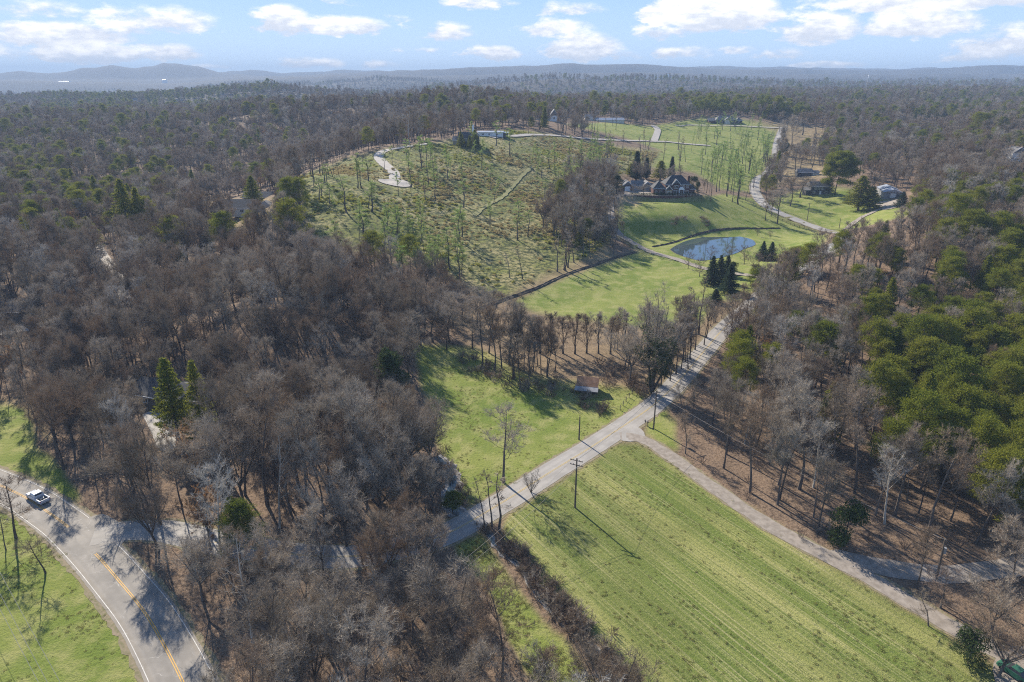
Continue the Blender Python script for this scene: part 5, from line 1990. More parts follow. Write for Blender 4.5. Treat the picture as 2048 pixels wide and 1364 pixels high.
# roadside field
T1("bare_open_0", 1007, 965, 806, 105, label="lone bare tree standing on the verge of the roadside field, shadow across the road")
T1("bare_slender_0", 970, 1054, 955, 45, label="leftmost of three thin bare trees by the culvert below the side road")
T1("bare_slender_1", 984, 1057, 945, 50, label="middle one of three thin bare trees by the culvert below the side road")
T1("bare_slender_2", 998, 1062, 945, 50, label="rightmost of three thin bare trees by the culvert below the side road")
T1("bare_multi_0", 1062, 985, 945, 40, label="small sapling on the road verge above the pole")
T1("pine_bright_1", 905, 1026, 982, 40, name="evergreen_tree", label="small bright green evergreen over the rocky creek")
# row of vase-shaped trees
for i, bx in enumerate((1103, 1126, 1150, 1173, 1197, 1221, 1246, 1080)):
    nm = ("second", "third", "fourth", "fifth", "sixth", "seventh", "eighth", "first")[i]
    T1("bare_vase_%d" % (i % 2), bx, 706 + (i % 3), 622 + (i % 2) * 4, 44, label="upright vase-shaped bare tree, %s from the left in the row above the shed" % nm, group="row of vase-shaped trees")
# tall trees of the belt
belt = [(945, 697, 590, 40), (965, 731, 588, 42), (978, 706, 572, 48), (989, 742, 600, 48), (1018, 726, 590, 52), (1036, 735, 620, 34), (1048, 741, 612, 36), (1066, 743, 622, 34), (1082, 748, 625, 32), (1094, 754, 640, 30),
        (842, 691, 624, 46), (866, 684, 610, 52), (893, 700, 640, 46), (1040, 777, 712, 36), (1057, 777, 715, 34), (1110, 742, 660, 30), (925, 640, 560, 50), (905, 655, 585, 50), (955, 655, 570, 46), (985, 650, 580, 46)]
for i, (bx, by, ty, w) in enumerate(belt):
    T1("bare_forest_%d" % (i % 4), bx, by, ty, w * 1.25, label="%s bare tree in the belt between the two green fields%s" % ("tall" if by - ty > 100 else "slim", (", standing at its left end" if bx < 900 else (", near its sunlit front edge" if by > 720 else ", in its back rank"))), group="bare trees of the belt between the fields")
for i in range(30):
    bx_, by_ = (RNG.uniform(1000, 1095), RNG.uniform(705, 765)) if i < 12 else (RNG.uniform(1225, 1385), RNG.uniform(668, 745))
    if by_ > 745 and bx_ > 1120:
        by_ -= 40
    T1("bare_forest_%d" % (i % 4), bx_, by_, by_ - RNG.uniform(70, 115), RNG.uniform(34, 56), label="slim bare tree in the tangle between the shed and the side road" if bx_ > 1150 else "slim bare tree in the tangle left of the shed", group="bare trees tangled round the shed lawn")
T1("bare_oak_1", 1258, 768, 640, 120, label="large dark leaning bare tree with long side limbs beside the shed lawn")
T1("ivy_0", 1303, 786, 565, 130, name="ivy_covered_tree", label="very tall bare tree with trunk wrapped in dark ivy beside the road")
T1("ivy_0", 1338, 735, 628, 80, name="ivy_covered_tree", label="smaller ivy-wrapped tree leaning just right of the tallest one by the road")
for i, (bx, by, ty) in enumerate(((1340, 762, 650), (1352, 748, 640), (1362, 738, 645), (1371, 724, 622), (1380, 716, 628), (1390, 700, 600), (1408, 690, 596), (1412, 676, 590), (1322, 772, 668), (1330, 752, 640))):
    T1("bare_forest_%d" % (i % 4), bx, by, ty, 40, label="bare tree on the left verge of the shaded road beyond the junction", group="bare trees on the shaded road verge")
T1("bare_twin_0", 1397, 669, 548, 62, label="tall twin-trunked bare tree on the verge where the road enters the wood")
for i, (bx, by, ty) in enumerate(((1421, 652, 610), (1431, 644, 604), (1443, 637, 598), (1465, 622, 590), (1475, 616, 585), (1487, 610, 583))):
    T1("bare_round_0", bx, by, ty, 30, label="small round-headed bare tree left of the road, %s from the front of its line" % ("first", "second", "third", "fourth", "fifth", "sixth")[i], group="small trees lining the road")
for (bx, by, ty, w, lb) in ((1376, 537, 500, 26, "small round bare tree standing before the left end of the pond"), (1399, 553, 513, 28, "small bare tree on the lawn below the driveway, near the spruces"), (1488, 529, 488, 32, "round-crowned bare tree on tan grass right of the pond"),
                            (1456, 522, 488, 28, "bare tree at the near bank of the pond behind the spruces"), (1420, 526, 489, 26, "pale bare tree in front of the middle of the pond"), (1553, 548, 485, 34, "slim bare tree right of the two spruces by the pond"), (1515, 560, 500, 50, "grey bushy bare tree below the pair of spruces"),
                            (1515, 472, 455, 12, "tiny sapling on the lawn above the pond"), (1540, 478, 460, 12, "tiny sapling on the lawn right of the pond")):
    T1("bare_round_0", bx, by, ty, w, label=lb)
for (k, bx, by, ty, w, lb) in (("spruce_0", 1422, 570, 510, 34, "left front blue-green spruce of the clump below the pond"), ("spruce_1", 1438, 562, 509, 28, "middle spruce at the back of the clump below the pond"), ("spruce_0", 1453, 552, 509, 28, "right back spruce of the clump below the pond"),
                               ("spruce_1", 1457, 586, 527, 36, "largest spruce at the front right of the clump below the pond"), ("spruce_0", 1524, 520, 481, 24, "left of the two spruces right of the pond"), ("spruce_1", 1541, 520, 483, 24, "right of the two spruces right of the pond"), ("spruce_1", 1430, 606, 577, 28, "low dark spruce beside the tall twin-trunked bare tree")):
    T1(k, bx, by, ty, w, name="spruce_tree", label=lb)
T1("leafy_0", 1468, 543, 522, 16, name="evergreen_shrub", label="dark ball-shaped evergreen behind the largest spruce", cat="shrub")
for (bx, by, ty, w, lb) in ((1588, 545, 490, 60, "broad olive green pine at the edge of the right wood by the lawn"), (1516, 588, 532, 44, "dark pine between the spruces and the road"), (1536, 606, 545, 50, "tall pine at the road where it disappears into the wood"), (1513, 668, 608, 44, "bright green round-topped pine right of the road"),
                            (1512, 545, 528, 20, "small pine at the end of the driveway")):
    T1("pine_low_0", bx, by, ty, w, name="pine_tree", label=lb)
# mansion surroundings
for (k, bx, by, ty, w, lb) in (("cypress_0", 1272, 360, 301, 20, "tallest dark columnar cypress behind the mansion garage"), ("cypress_0", 1292, 358, 314, 14, "second dark cypress behind the mansion garage"), ("cedar_1", 1320, 360, 320, 34, "spreading blue-grey cedar behind the gap between garage and mansion"),
                               ("cypress_0", 1342, 358, 312, 13, "narrow dark cypress rising behind the mansion roof"), ("leafy_1", 1233, 388, 347, 22, "glossy dark magnolia left of the garage"), ("leafy_1", 1216, 392, 350, 28, "dark broadleaf evergreen at the top of the drive"),
                               ("cedar_0", 1262, 352, 326, 22, "shorter dark cedar beside the tallest cypress"), ("leafy_0", 1386, 378, 350, 16, "small evergreen at the right corner of the mansion"), ("leafy_1", 1395, 384, 362, 12, "narrow clipped evergreen right of the mansion")):
    T1(k, bx, by, ty, w, name="evergreen_tree", label=lb)
for bx_, by_, ty_, w_, lb in ((922, 294, 262, 16, "dark evergreen at the left of the dark hilltop house"), (950, 297, 258, 18, "tallest dark evergreen in front of the dark hilltop house"), (940, 298, 270, 14, "short dark evergreen in front of the dark hilltop house")):
    T1("cedar_1", bx_, by_, ty_, w_, name="evergreen_tree", label=lb)
T1("bare_open_0", 1286, 391, 366, 26, label="pale little bare tree in the mansion courtyard, right one of two")
T1("bare_open_1", 1268, 391, 368, 22, label="pale little bare tree in the mansion courtyard, left one of two")
# cottage side
for (k, bx, by, ty, w, lb) in (("pine_big_0", 1669, 388, 297, 62, "largest rounded pine, standing right of the dark-walled house"), ("cedar_1", 1655, 386, 354, 24, "dark conical cedar in front of the dark-walled house"), ("cedar_0", 1716, 420, 350, 52, "big shaggy evergreen between the cottage lawn and the metal barn"),
                               ("cedar_0", 1738, 420, 372, 40, "dark evergreen right of the shaggy one before the barn"), ("spruce_0", 1803, 413, 382, 26, "dark dense spruce in front of the metal barn"), ("pine_low_0", 1662, 312, 272, 42, "round dark pine up the slope behind the houses"), ("leafy_1", 1570, 311, 283, 20, "dark upright evergreen right of the upper road"),
                               ("leafy_0", 1593, 349, 338, 9, "small dark round bush beside the outbuilding"), ("cedar_1", 1553, 350, 300, 18, "dark evergreen on the right side of the upper road")):
    T1(k, bx, by, ty, w, name="evergreen_tree", label=lb)
for i, (bx, by, ty, w) in enumerate(((1590, 348, 290, 30), (1600, 342, 296, 28), (1624, 335, 290, 30), (1640, 332, 292, 26), (1583, 300, 225, 40), (1605, 270, 222, 34), (1632, 268, 222, 36), (1735, 395, 350, 34), (1748, 390, 345, 30), (1600, 395, 350, 42), (1580, 412, 352, 44), (1560, 405, 352, 30), (1554, 448, 372, 44), (1530, 441, 395, 26), (1542, 433, 372, 22))):
    T1("bare_forest_%d" % (i % 4), bx, by, ty, w * 1.1, label="bare tree %s" % ("beside the upper road below the green hill" if bx < 1565 else ("near the dark-walled house and its lawn" if by > 280 else "on the tan slope behind the hilltop road")), group="scattered bare trees around the cottages")
# evergreens in the near left wood
for (k, bx, by, ty, w, lb) in (("leafy_1", 782, 800, 690, 66, "bright green leafy tree at the left edge of the roadside field"), ("cedar_0", 358, 880, 712, 66, "tall feathery green conifer, left one of the pair in the left wood"), ("cedar_1", 412, 890, 718, 60, "tall feathery green conifer, right one of the pair in the left wood"),
                               ("pine_bright_0", 482, 1130, 1000, 84, "yellow-green pine crown standing alone above the hidden side road"), ("cedar_0", 262, 485, 355, 50, "tallest pale green conifer in the left middle distance"), ("cedar_1", 288, 480, 372, 40, "conifer just right of the tallest one in the left middle distance"), ("cedar_0", 185, 500, 432, 44, "pale green conifer beside the pale woodland track"),
                               ("pine_bright_1", 357, 545, 497, 44, "small yellow-green pine in the middle of the left woods"), ("cedar_0", 508, 410, 350, 34, "dark green conifer behind the long dark-roofed house"), ("pine_3", 545, 375, 318, 36, "olive pine above the houses in the left woods"), ("pine_1", 512, 372, 322, 34, "olive pine left of another above the houses in the left woods"),
                               ("pine_bright_1", 835, 905, 850, 50, "yellow-green leafy sapling group low at the left edge of the roadside field")):
    T1(k, bx, by, ty, w, name="leafy_evergreen" if k.startswith("leafy") else "conifer_tree", label=lb)
for m_ in bpy.data.objects:
    pass
# magnolia, right foreground
T1("leafy_0", 1686, 1092, 998, 66, name="magnolia_tree", label="glossy dark green magnolia beside the gravel lane in the right foreground")
T1("bare_open_1", 1857, 1252, 1196, 80, label="small spreading bare tree at the field corner with its shadow on the grass")
T1("bare_oak_2", 1995, 1352, 1222, 150, label="large spreading pale bare tree over the green car in the bottom right corner")
T1("leafy_0", 1935, 1330, 1262, 66, name="evergreen_shrub", label="olive green leafy shrub left of the big pale tree in the bottom right", cat="shrub")
T1("bare_round_0", 1880, 1215, 1140, 90, label="brown twiggy tree over the fork of the gravel lane")

# slender trees left standing on the cleared hill
rg = np.random.default_rng(31)
ZONES = [("right of the brick mansion", [(1400, 330), (1540, 300), (1545, 380), (1500, 415), (1400, 400)], 62, "green", (58, 95)),
         ("on the green slope below the farmhouse", [(1380, 255), (1540, 255), (1540, 330), (1380, 330)], 34, "green", (30, 60)),
         ("on the hillside left of the mansion", [(1060, 330), (1230, 290), (1230, 360), (1120, 400), (1060, 400)], 34, "green", (45, 70)),
         ("behind the mansion cypresses", [(1180, 290), (1390, 290), (1390, 350), (1180, 350)], 26, "bare", (45, 75)),
         ("around the turning circle on the cleared hill", [(610, 370), (900, 300), (900, 400), (640, 450)], 34, "green", (45, 80)),
         ("in the middle of the brushy hill", [(900, 290), (1060, 290), (1060, 480), (900, 500)], 18, "green", (50, 80)),
         ("at the foot of the brushy hill", [(640, 470), (900, 480), (930, 560), (820, 580), (680, 540)], 40, "green", (60, 95)),
         ("above the ditch along the tan strip", [(1000, 560), (1230, 490), (1240, 505), (1100, 555), (1010, 585)], 10, "bare", (60, 80)),
         ("near the far white house past the hill", [(1040, 255), (1240, 250), (1240, 280), (1040, 280)], 20, "bare", (28, 45)),
         ("on the left shoulder of the cleared hill", [(605, 355), (740, 305), (745, 330), (620, 380)], 16, "bare", (40, 60))]
for (where, poly, n, kd, hh) in ZONES:
    xs = [p[0] for p in poly]
    ys = [p[1] for p in poly]
    c = 0
    while c < n:
        x, y = rg.uniform(min(xs), max(xs)), rg.uniform(min(ys), max(ys))
        if not inpoly(np.array([x]), np.array([y]), poly)[0]:
            continue
        g = ground(x, y)
        h = float(np.clip(rg.uniform(*hh) * to_px((g.x, g.y, g.z))[2] / FPX, 9, 22))
        c += 1
        if float(dist_lines(np.array([g.x]), np.array([g.y]), ("cul", "sub", "up", "drive"))[0]) < 2:
            continue
        if abs(g.x - PAD.x) < 26 and abs(g.y - PAD.y - 9) < 16:
            continue
        place("%s_slender_%d" % (kd, c % 3), g, h * rg.uniform(.75, 1.05), rg.uniform(4.0, 8.0), name="slender_tree", label=("thin young tree with greenish twigs " if kd == "green" else "thin bare grey tree ") + where, group="slender trees " + where)

# ================================================================== woods
OPEN = ["hay_field", "road_verge", "creekside_field", "roadside_field", "meadow", "lawn", "verge_field", "corner_field", "hillside", "upper_field", "cottage_lawn"]
THICKET = [(1088, 425), (1130, 385), (1180, 352), (1225, 345), (1226, 400), (1236, 440), (1248, 480), (1200, 500), (1130, 505), (1080, 470)]
CLEAR = [[(325, 840), (445, 840), (445, 950), (325, 950)], TAN["b"], TAN["a"], TAN["d"], TAN["e"], [(1700, 390), (1830, 385), (1830, 420), (1700, 430)], [(1562, 320), (1700, 345), (1720, 400), (1560, 430)],
         [(400, 400), (570, 390), (570, 438), (480, 450), (410, 445)], [(940, 262), (1060, 258), (1060, 285), (870, 300), (870, 285)], [(1290, 800), (1345, 800), (1350, 900), (1290, 880)],
         [(2000, 1300), (2100, 1300), (2100, 1400), (1990, 1400)], [(120, 228), (175, 222), (180, 230), (130, 238)], [(230, 214), (440, 203), (450, 213), (250, 222)],
         [(1060, 235), (1240, 238), (1240, 255), (1060, 250)], [(165, 470), (205, 470), (250, 560), (215, 570)], [(870, 900), (900, 910), (925, 985), (935, 1020), (895, 1030), (880, 980)],
         [(1570, 250), (1640, 250), (1650, 300), (1565, 320)], [(285, 800), (365, 800), (350, 900), (300, 880)], [(-10, 640), (60, 640), (60, 670), (-10, 675)], [(900, 1068), (1000, 1060), (1300, 1400), (1140, 1400)]]
CROWN_CLEAR = [[(868, 1062), (1000, 985), (1160, 890), (1300, 800), (1345, 830), (1230, 885), (1010, 1048), (890, 1092)], [(872, 905), (900, 905), (932, 985), (935, 1030), (890, 1020)], [(60, 960), (140, 1010), (230, 1090), (300, 1160), (360, 1240), (430, 1370), (300, 1370), (150, 1130), (30, 1010)],
               [(1300, 800), (1350, 760), (1400, 700), (1460, 640), (1480, 650), (1420, 720), (1340, 830)]]
rw_ = np.random.default_rng(77)


HIDE_X = ground(830, 1088).x


def candidates(ya, yb, sp):
    ys = np.arange(ya, yb, sp)
    out = []
    for y in ys:
        xm = y * 0.80 + 25 if y > 130 else y * 1.12 + 12
        xs = np.arange(-xm, xm, sp)
        out.append(np.stack([xs + rw_.uniform(-.45, .45, len(xs)) * sp, np.full(len(xs), y) + rw_.uniform(-.45, .45, len(xs)) * sp], 1))
    return np.concatenate(out)


def keep(XY, H, crown_check=True):
    X, Y = XY[:, 0], XY[:, 1]
    Z = zat(X, Y)
    px, py, dep = to_px(np.stack([X, Y, Z], -1))
    wx, wy = warp_px(px, py, X, Y)
    ok = np.ones(len(X), bool)
    lim = {"hay_field": (18, 160), "road_verge": (120, 180), "creekside_field": (50, 160), "roadside_field": (100, 215), "meadow": (180, 345), "lawn": (220, 470), "verge_field": (18, 125), "corner_field": (90, 185),
           "hillside": (230, 640), "upper_field": (430, 1000), "cottage_lawn": (360, 560)}
    th = inpoly(px, py, THICKET) & (Y > 300) & (Y < 470)
    for k in OPEN:
        a, c = lim[k]
        m = inpoly(wx, wy, POLY[k]) & (Y > a - 12) & (Y < c + 12)
        if k == "hillside":
            m &= ~th
        ok &= ~m
        if crown_check and k not in ("creekside_field",):
            for f in ((0.45, 0.85) if k != "hillside" else (0.4, 0.6)):
                qx, qy, _ = to_px(np.stack([X, Y, Z + H * f], -1))
                m = inpoly(qx, qy, POLY[k]) & (Y < min(c, 1000)) & (Y > 25)
                if k == "hillside":
                    m &= ~th & (Y > 240)
                ok &= ~m
    for pl in CLEAR:
        m = inpoly(px, py, pl)
        ok &= ~m
    # sight lines to the houses standing in the woods and the pond
    for (bx, hw_, ya, yb, ymax) in ((1641, 28, 345, 392, 520), (1787, 26, 380, 404, 520), (1318, 90, 340, 400, 460), (505, 42, 398, 432, 420), (935, 30, 256, 292, 560), (988, 26, 260, 276, 640), (1455, 60, 225, 247, 1000), (2036, 20, 300, 325, 900), (1105, 12, 232, 243, 1000), (1220, 25, 238, 247, 1000)):
        for f in (0.3, 0.6, 0.9):
            qx, qy, _ = to_px(np.stack([X, Y, Z + H * f], -1))
            ok &= ~((np.abs(qx - bx) < hw_) & (qy > ya) & (qy < yb) & (Y < ymax) & (Y > 150))
    for f in (0.45, 0.8):
        qx, qy, _ = to_px(np.stack([X, Y, Z + H * f], -1))
        for pl in CROWN_CLEAR:
            ok &= ~(inpoly(qx, qy, pl) & (Y < 220))
    near = Y < 900
    if near.any():
        d = np.full(len(X), 99.0)
        d[near] = dist_lines(X[near], Y[near], ("hwy", "up", "lane", "lane2", "drive", "cul", "track"))
        ds_ = dist_lines(X[near], Y[near], ("side",))
        d[near] = np.minimum(d[near], np.where(X[near] < HIDE_X, ds_ + 1.9, ds_))
        ok &= d > 1.7
        hd_ = np.full(len(X), 99.0)
        hd_[near] = dist_lines(X[near], Y[near], ("hwy",))
        ok &= hd_ > 4.0
    for (x, y, r) in PLACED:
        ok &= (X - x) ** 2 + (Y - y) ** 2 > (r + 1.2) ** 2
    # building footprints
    ok &= ~((np.abs(X - PAD.x) < 27) & (np.abs(Y - PAD.y - 8) < 19))
    return ok, Z, px, py, dep


PINEP = [([(1650, 600), (1850, 560), (2120, 540), (2120, 1120), (1985, 1085), (1830, 1010), (1710, 900), (1650, 790)], 0.96),
         ([(1540, 480), (1700, 460), (1900, 400), (2120, 380), (2120, 560), (1700, 640), (1560, 600)], 0.30),
         ([(1480, 600), (1720, 600), (1720, 900), (1900, 1050), (1600, 1000), (1460, 820)], 0.14),
         ([(-50, 300), (350, 300), (350, 480), (-50, 480)], 0.22), ([(-50, 200), (620, 200), (620, 330), (-50, 330)], 0.12), ([(1050, 160), (1600, 160), (1620, 245), (1050, 245)], 0.22), ([(1500, 235), (1600, 215), (1640, 245), (1500, 250)], 0.8),
         ([(1340, 215), (1530, 215), (1540, 245), (1340, 245)], 0.7), ([(850, 180), (1080, 180), (1080, 262), (850, 250)], 0.22), ([(90, 190), (560, 178), (560, 215), (90, 250)], 0.4), ([(1600, 160), (2120, 160), (2120, 330), (1600, 330)], 0.16)]

bare_far, pine_far, near_list = [], [], []
BF = ["bare_forest_0", "bare_forest_1", "bare_forest_2", "bare_forest_3", "bare_oak_0", "bare_oak_1", "bare_oak_2", "bare_pale_0", "bare_pale_1", "bare_russet_0"]
PF = ["pine_0", "pine_1", "pine_2", "pine_3", "cedar_0", "pine_low_0"]
for (ya, yb, sp, sc) in ((52, 250, 5.7, 1.0), (250, 480, 6.4, 1.0), (480, 1000, 7.8, 1.0), (1000, 2300, 12, 1.12), (2300, 4600, 21, 1.2)):
    XY = candidates(ya, yb, sp)
    n = len(XY)
    Hh = rw_.uniform(10.5, 19.5, n) * (0.92 + 0.4 * fbm(XY[:, 0] / 40, XY[:, 1] / 40, 2, 41))
    ok, Z, px, py, dep = keep(XY, Hh)
    # thinner and smaller wood in places
    thin = fbm(XY[:, 0] / 30, XY[:, 1] / 30, 3, 51)
    ok &= rw_.uniform(0, 1, n) < (0.88 + 0.7 * thin)
    right = px > 1330
    pr = np.where(fbm(XY[:, 0] / 55, XY[:, 1] / 55, 3, 61) > 0.12, 0.10, 0.015)
    for poly, v in PINEP:
        m = inpoly(px, py, poly)
        cl = np.clip(1 + 1.5 * fbm(XY[:, 0] / 28, XY[:, 1] / 28, 2, 71), 0.6, 1.3)
        pr = np.where(m, np.clip(v * cl, 0, .95), pr)
    pr = np.where((px < 1000) & (py > 560), 0.0, pr)
    is_p = rw_.uniform(0, 1, n) < pr
    for i in np.nonzero(ok)[0]:
        rot = rw_.uniform(0, 2 * PI)
        if is_p[i]:
            q = int(rw_.choice(6, p=[.22, .22, .22, .16, .08, .10]))
            s = sc * rw_.uniform(0.9, 1.15) * (max(Hh[i], 14) / 16.0)
            e = (XY[i, 0], XY[i, 1], Z[i], rot, s * 1.05, s, q, PF[q], px[i], py[i], dep[i])
            near_list.append(("p", e)) if yb <= 480 else pine_far.append(e)
        else:
            pr_oak = 0.10 if right[i] else (0.5 if (py[i] > 560 and px[i] > 100) else 0.25)
            q = int(rw_.integers(4, 7)) if rw_.random() < pr_oak else int(rw_.integers(0, 4))
            if rw_.random() < 0.11:
                q = int(rw_.choice([7, 8, 9], p=[.36, .36, .28]))
            s = sc * Hh[i] / (17.5 if q < 4 else 16)
            e = (XY[i, 0], XY[i, 1], Z[i], rot, s * rw_.uniform(.88, 1.1), s, q, BF[q], px[i], py[i], dep[i])
            near_list.append(("b", e)) if yb <= 480 else bare_far.append(e)

# thicket left of the mansion: denser, lower and darker
for _ in range(95):
    x, y = rw_.uniform(1080, 1250), rw_.uniform(345, 505)
    if inpoly(np.array([x]), np.array([y]), THICKET)[0]:
        g = ground(x, y)
        if float(dist_lines(np.array([g.x]), np.array([g.y]), ("drive",))[0]) < 2:
            continue
        s = rw_.uniform(.42, .66)
        if rw_.random() < 0.2:
            pine_far.append((g.x, g.y, g.z, rw_.uniform(0, 6), s, s * .9, 4))
        else:
            bare_far.append((g.x, g.y, g.z, rw_.uniform(0, 6), s, s, int(rw_.integers(0, 4))))

ANCH = [((90, 960), "beside the small green field at the curve of the road"), ((300, 1000), "around the road junction near the red sign"), ((300, 1260), "on the leaf-covered slope right of the curving road"),
        ((330, 860), "around the hidden dark-roofed house"), ((130, 740), "in the left wood above the small green corner field"), ((520, 1010), "in the thick wood behind the lone yellow-green pine"), ((650, 1180), "below the hidden stretch of side road"),
        ((560, 1320), "at the bottom edge left of centre"), ((880, 1200), "in the wood beside the narrow creekside field"), ((800, 1330), "at the bottom edge left of the creekside field"), ((760, 1000), "in the wood left of the rocky creek"), ((640, 800), "in the broad-crowned wood left of the roadside field"),
        ((350, 640), "in the broad-crowned wood behind the hidden house"), ((800, 880), "along the left edge of the roadside field"), ((800, 660), "in the dark wood at the left end of the tree belt"), ((1380, 880), "at the corner where the gravel lane leaves the road"), ((1450, 780), "in the wood just right of the shaded road"),
        ((1500, 960), "on the leafy slope above the gravel lane"), ((1640, 1030), "near the glossy magnolia"), ((1800, 1080), "above the gravel road in the right wood"), ((1960, 1040), "at the right edge above the gravel road"), ((1960, 1200), "in the lower right wood below the gravel road"),
        ((1600, 800), "in the middle of the right wood"), ((1850, 860), "in the evergreen part of the right wood"), ((1700, 640), "in the mixed wood right of the lawn"), ((1950, 640), "in the dense evergreens at the right edge"), ((60, 560), "in the wood at the left edge of the picture"), ((600, 560), "at the foot of the cleared hill on the left")]
ANCH += [((1800, 560), "right of the lawn in the upper right wood"), ((1900, 740), "in the middle of the dense evergreens"), ((2010, 850), "at the right edge in the lower evergreens"), ((1760, 930), "at the lower edge of the evergreens"), ((1660, 560), "just right of the lawn"), ((2000, 520), "at the right edge in the upper wood"), ((1740, 760), "at the left edge of the dense evergreens")]
AW = [(ground(*a), t) for a, t in ANCH]


def where_of(x, y):
    return min(AW, key=lambda a: (a[0].x - x) ** 2 + (a[0].y - y) ** 2)[1]


for kd in ("b", "p"):
    L_ = [e for k, e in near_list if k == kd]
    vis = [e for e in L_ if -60 < e[8] < 2108 and e[9] < 1480]
    vis.sort(key=lambda e: -e[5] / e[10])
    top = vis[:195 if kd == "b" else 290]
    ids = set(id(e) for e in top)
    special = {}
    fam = {}
    for e in top:
        sh = "pale" if "pale" in e[7] else "russet" if "russet" in e[7] else "oak" if "oak" in e[7] else "cedar" if "cedar" in e[7] else e[5] > 0.95
        fam.setdefault((sh, where_of(e[0], e[1])), []).append(e)
    for L3 in fam.values():
        if len(L3) > 1:
            L3s = sorted(L3, key=lambda e: e[8])
            special[id(L3s[0])] = "leftmost"
            special[id(L3s[-1])] = "rightmost"
            if len(L3) > 2:
                L3m = sorted(L3s[1:-1], key=lambda e: e[9])
                special[id(L3m[-1])] = "nearest"
                if len(L3m) > 1:
                    special[id(L3m[0])] = "farthest"
    for e in top:
        fm = FORMS[e[7]]
        wh = where_of(e[0], e[1])
        if kd == "b":
            sh = "pale-limbed bare tree" if "pale" in e[7] else "small tree with russet leaves" if "russet" in e[7] else "broad bare tree" if "oak" in e[7] else ("tall bare tree" if e[5] > 0.95 else "shorter bare tree")
            nm = "bare_tree"
        else:
            sh = "feathery evergreen" if "cedar" in e[7] else ("tall pine" if e[5] > 0.95 else "shorter pine")
            nm = "pine_tree"
        r = bpy.data.objects.new(nm, None)
        r.location = (e[0], e[1], e[2] - .1)
        r.rotation_euler = (rw_.normal() * .04, rw_.normal() * .04, e[3])
        r.scale = (e[4], e[4], e[5])
        C.objects.link(r)
        setp(r, ((special[id(e)] + " ") if id(e) in special else "") + sh + " " + wh, "tree", "%ss %s" % (sh, wh))
        for pn, me in fm["parts"]:
            c = bpy.data.objects.new(pn, me)
            c.parent = r
            C.objects.link(c)
    rest = [e for e in L_ if id(e) not in ids]
    (bare_far if kd == "b" else pine_far).extend(rest)

massed("bare_woods", [e[:7] for e in bare_far], BF, "bare grey winter woods covering the hills to the horizon", "woods")
massed("evergreen_woods", [e[:7] for e in pine_far], PF, "dark green pines scattered through the winter woods", "woods")
print("TREES", len(bare_far), len(pine_far), len(near_list))


# undergrowth in the woods
XY = candidates(55, 420, 4.6)
ok, Z, px, py, dep = keep(XY, np.full(len(XY), 1.5), False)
sel = np.nonzero(ok & (rw_.uniform(0, 1, len(XY)) < 0.42))[0]
massed("woodland_undergrowth", [(XY[i, 0], XY[i, 1], Z[i], rw_.uniform(0, 6), rw_.uniform(.5, 1.3), rw_.uniform(.4, 1.2), int(rw_.integers(0, 3))) for i in sel], ["shrub_0", "shrub_1", "shrub_2"], "brown twiggy undergrowth on the leaf-covered woodland floor", "undergrowth")


def along(pl, n, spread, forms, s0, s1):
    ln = world_line(pl, 1.0)
    out = []
    for _ in range(n):
        p = ln[int(rw_.integers(0, len(ln)))]
        x, y = p.x + rw_.normal() * spread, p.y + rw_.normal() * spread
        s = rw_.uniform(s0, s1)
        out.append((x, y, float(zat(np.array([x]), np.array([y]))[0]), rw_.uniform(0, 6), s, s, int(rw_.integers(0, forms))))
    return out


th = along([(1010, 1090), (1050, 1130), (1075, 1160), (1110, 1200), (1150, 1245), (1190, 1290), (1225, 1345), (1250, 1400)], 150, 1.1, 3, .5, 1.0)
th += along([(1050, 1140), (1090, 1190), (1130, 1240), (1160, 1280)], 60, 0.8, 3, .4, .8)
massed("creekside_thicket", th, ["shrub_0", "shrub_1", "shrub_2"], "dark brown brushy thicket lining the small creek beside the mowed field", "thicket")
bl_ = along([(930, 720), (1000, 755), (1060, 775), (1130, 775), (1200, 760)], 70, 2.5, 3, .5, 1.1) + along([(1210, 820), (1180, 815), (1160, 800)], 14, 1.2, 3, .7, 1.2) + along([(1225, 730), (1240, 760), (1270, 770), (1290, 790)], 30, 1.8, 3, .7, 1.4) + along([(985, 1068), (975, 1060), (960, 1058)], 16, .8, 3, .3, .7) + along([(870, 905), (905, 960), (930, 1010)], 40, 1.4, 3, .4, .9)
massed("belt_brush", bl_, ["shrub_0", "shrub_1", "shrub_2"], "low brown brush under the tree belt and around the shed", "brush")
md = []
for _ in range(60):
    x, y = rw_.uniform(1340, 1425), rw_.uniform(430, 462)
    if ((x - 1382) / 40) ** 2 + ((y - 446) / 13) ** 2 < 1 and (y < 441 or x < 1355 or x > 1405):
        g = ground(x, y)
        md.append((g.x, g.y, g.z, rw_.uniform(0, 6), rw_.uniform(.7, 1.1), rw_.uniform(.5, .8), int(rw_.integers(0, 3))))
massed("lawn_thicket", md, ["shrub_0", "shrub_1", "shrub_2"], "oval patch of dark brown brush on the lawn below the mansion", "thicket")


# brush on the cleared hillside
def fill(poly, n, ymin, ymax, dens=None):
    P = []
    xs = [p[0] for p in poly]
    ys = [p[1] for p in poly]
    gs = [ground(*p) for p in poly]
    wp = [(g.x, g.y) for g in gs]
    x0, x1 = min(p[0] for p in wp), max(p[0] for p in wp)
    y0, y1 = max(ymin, min(p[1] for p in wp)), min(ymax, max(p[1] for p in wp))
    X, Y = rw_.uniform(x0, x1, n), rw_.uniform(y0, y1, n)
    Z = zat(X, Y)
    px, py, _ = to_px(np.stack([X, Y, Z], -1))
    wx, wy = warp_px(px, py, X, Y)
    m = inpoly(wx, wy, poly)
    if dens is not None:
        m &= rw_.uniform(0, 1, n) < dens(X, Y, px, py)
    return X[m], Y[m], Z[m]


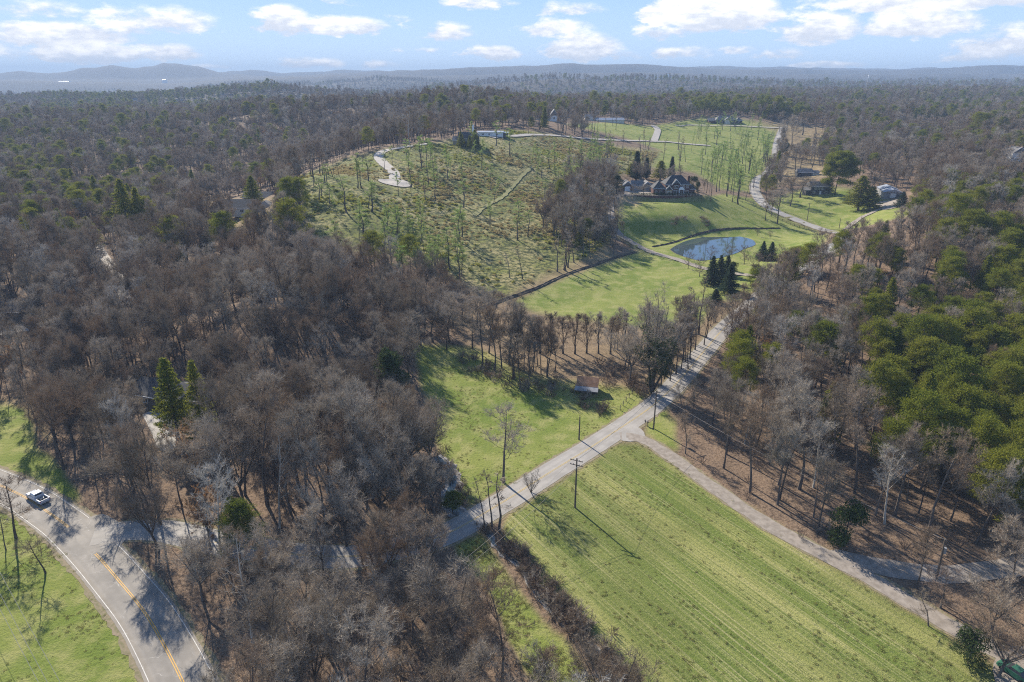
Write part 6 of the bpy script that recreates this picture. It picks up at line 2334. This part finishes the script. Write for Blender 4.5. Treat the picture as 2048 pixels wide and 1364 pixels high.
X, Y, Z = fill(POLY["hillside"], 20000, 250, 620, lambda X, Y, px, py: np.clip(0.55 + 2.2 * fbm(X / 38, Y / 38, 4, 81), 0.04, 1))
d = dist_lines(X, Y, ("cul", "sub", "drive")) > 2.5
X, Y, Z = X[d], Y[d], Z[d]
mow = world_line(MOW_C, 3)
dm = np.min([np.hypot(X - p.x, Y - p.y) for p in mow], axis=0) > 3.2
X, Y, Z = X[dm], Y[dm], Z[dm]
bn_ = fbm(X / 22, Y / 22, 3, 83)
bc_ = fbm(X / 30, Y / 30, 4, 85)
massed("hillside_brush", [(X[i], Y[i], Z[i], rw_.uniform(0, 6), s_ := rw_.uniform(.35, 1.0) * (1 + 1.2 * max(0, float(bn_[i]))), s_ * rw_.uniform(.5, 1.1), int(float(bc_[i]) + rw_.normal() * .12 > 0.0)) for i in range(len(X))], ["brush_0", "brush_1"], "rough green and straw-coloured brush covering the cleared hill", "brush")
print("BRUSH", len(X))

# tussocks give the mown field and pastures their ragged pile
K0 = [tussock(500), tussock(501, 20, 0.25, 0.6)]
for i, k_ in enumerate(K0):
    T_ = Tris()
    T_.tube([np.zeros(3), np.array([0, 0, .1])], [.01, .005], 3)
    form("tuft_%d" % i, (T_, k_), M_STRAW, M_STRAW)
ca, sa = math.cos(ROW_ANG), math.sin(ROW_ANG)
X, Y, Z = fill(POLY["hay_field"] , 9000, 60, 160, lambda X, Y, px, py: np.clip(0.25 + 1.8 * fbm((X * ca + Y * sa) / 30, (-X * sa + Y * ca) / 1.3, 3, 91), 0.02, 1))
pts_ = [(X[i], Y[i], Z[i], rw_.uniform(0, 6), rw_.uniform(.4, 1.0), rw_.uniform(.3, .8), int(rw_.integers(0, 2))) for i in range(len(X))]
for k_ in ("creekside_field", "verge_field", "roadside_field"):
    X, Y, Z = fill(POLY[k_], 14000, 60, 215, lambda X, Y, px, py: np.clip(0.2 + 1.2 * fbm(X / 6, Y / 6, 3, 95), 0.02, 1))
    pts_ += [(X[i], Y[i], Z[i], rw_.uniform(0, 6), rw_.uniform(.4, .9), rw_.uniform(.25, .6), int(rw_.integers(0, 2))) for i in range(len(X))]
massed("grass_tussocks", pts_, ["tuft_0", "tuft_1"], "straw and green grass tussocks standing over the fields", "grass")
print("TUFTS", len(pts_))


# ================================================================== haze
def haze():
    vf = box_vf(-30000, 30000, -300, 9700, float(TZ.min()) - 1.0, float(TZ.max()) + 12)
    me = mesh_np("haze", np.array(vf[0], float), vf[1], [])
    m = bpy.data.materials.new("haze")
    m.use_nodes = True
    nt = m.node_tree
    nt.nodes.clear()
    out = nt.nodes.new("ShaderNodeOutputMaterial")
    v = nt.nodes.new("ShaderNodeVolumePrincipled")
    v.inputs["Color"].default_value = (0.41, 0.55, 0.76, 1)
    v.inputs["Density"].default_value = 1.5e-4
    v.inputs["Anisotropy"].default_value = 0.0
    nt.links.new(v.outputs[0], out.inputs["Volume"])
    me.materials.append(m)
    setp(link_mesh("haze", me), "pale blue haze filling the air over the valley", "haze", kind="stuff")


haze()
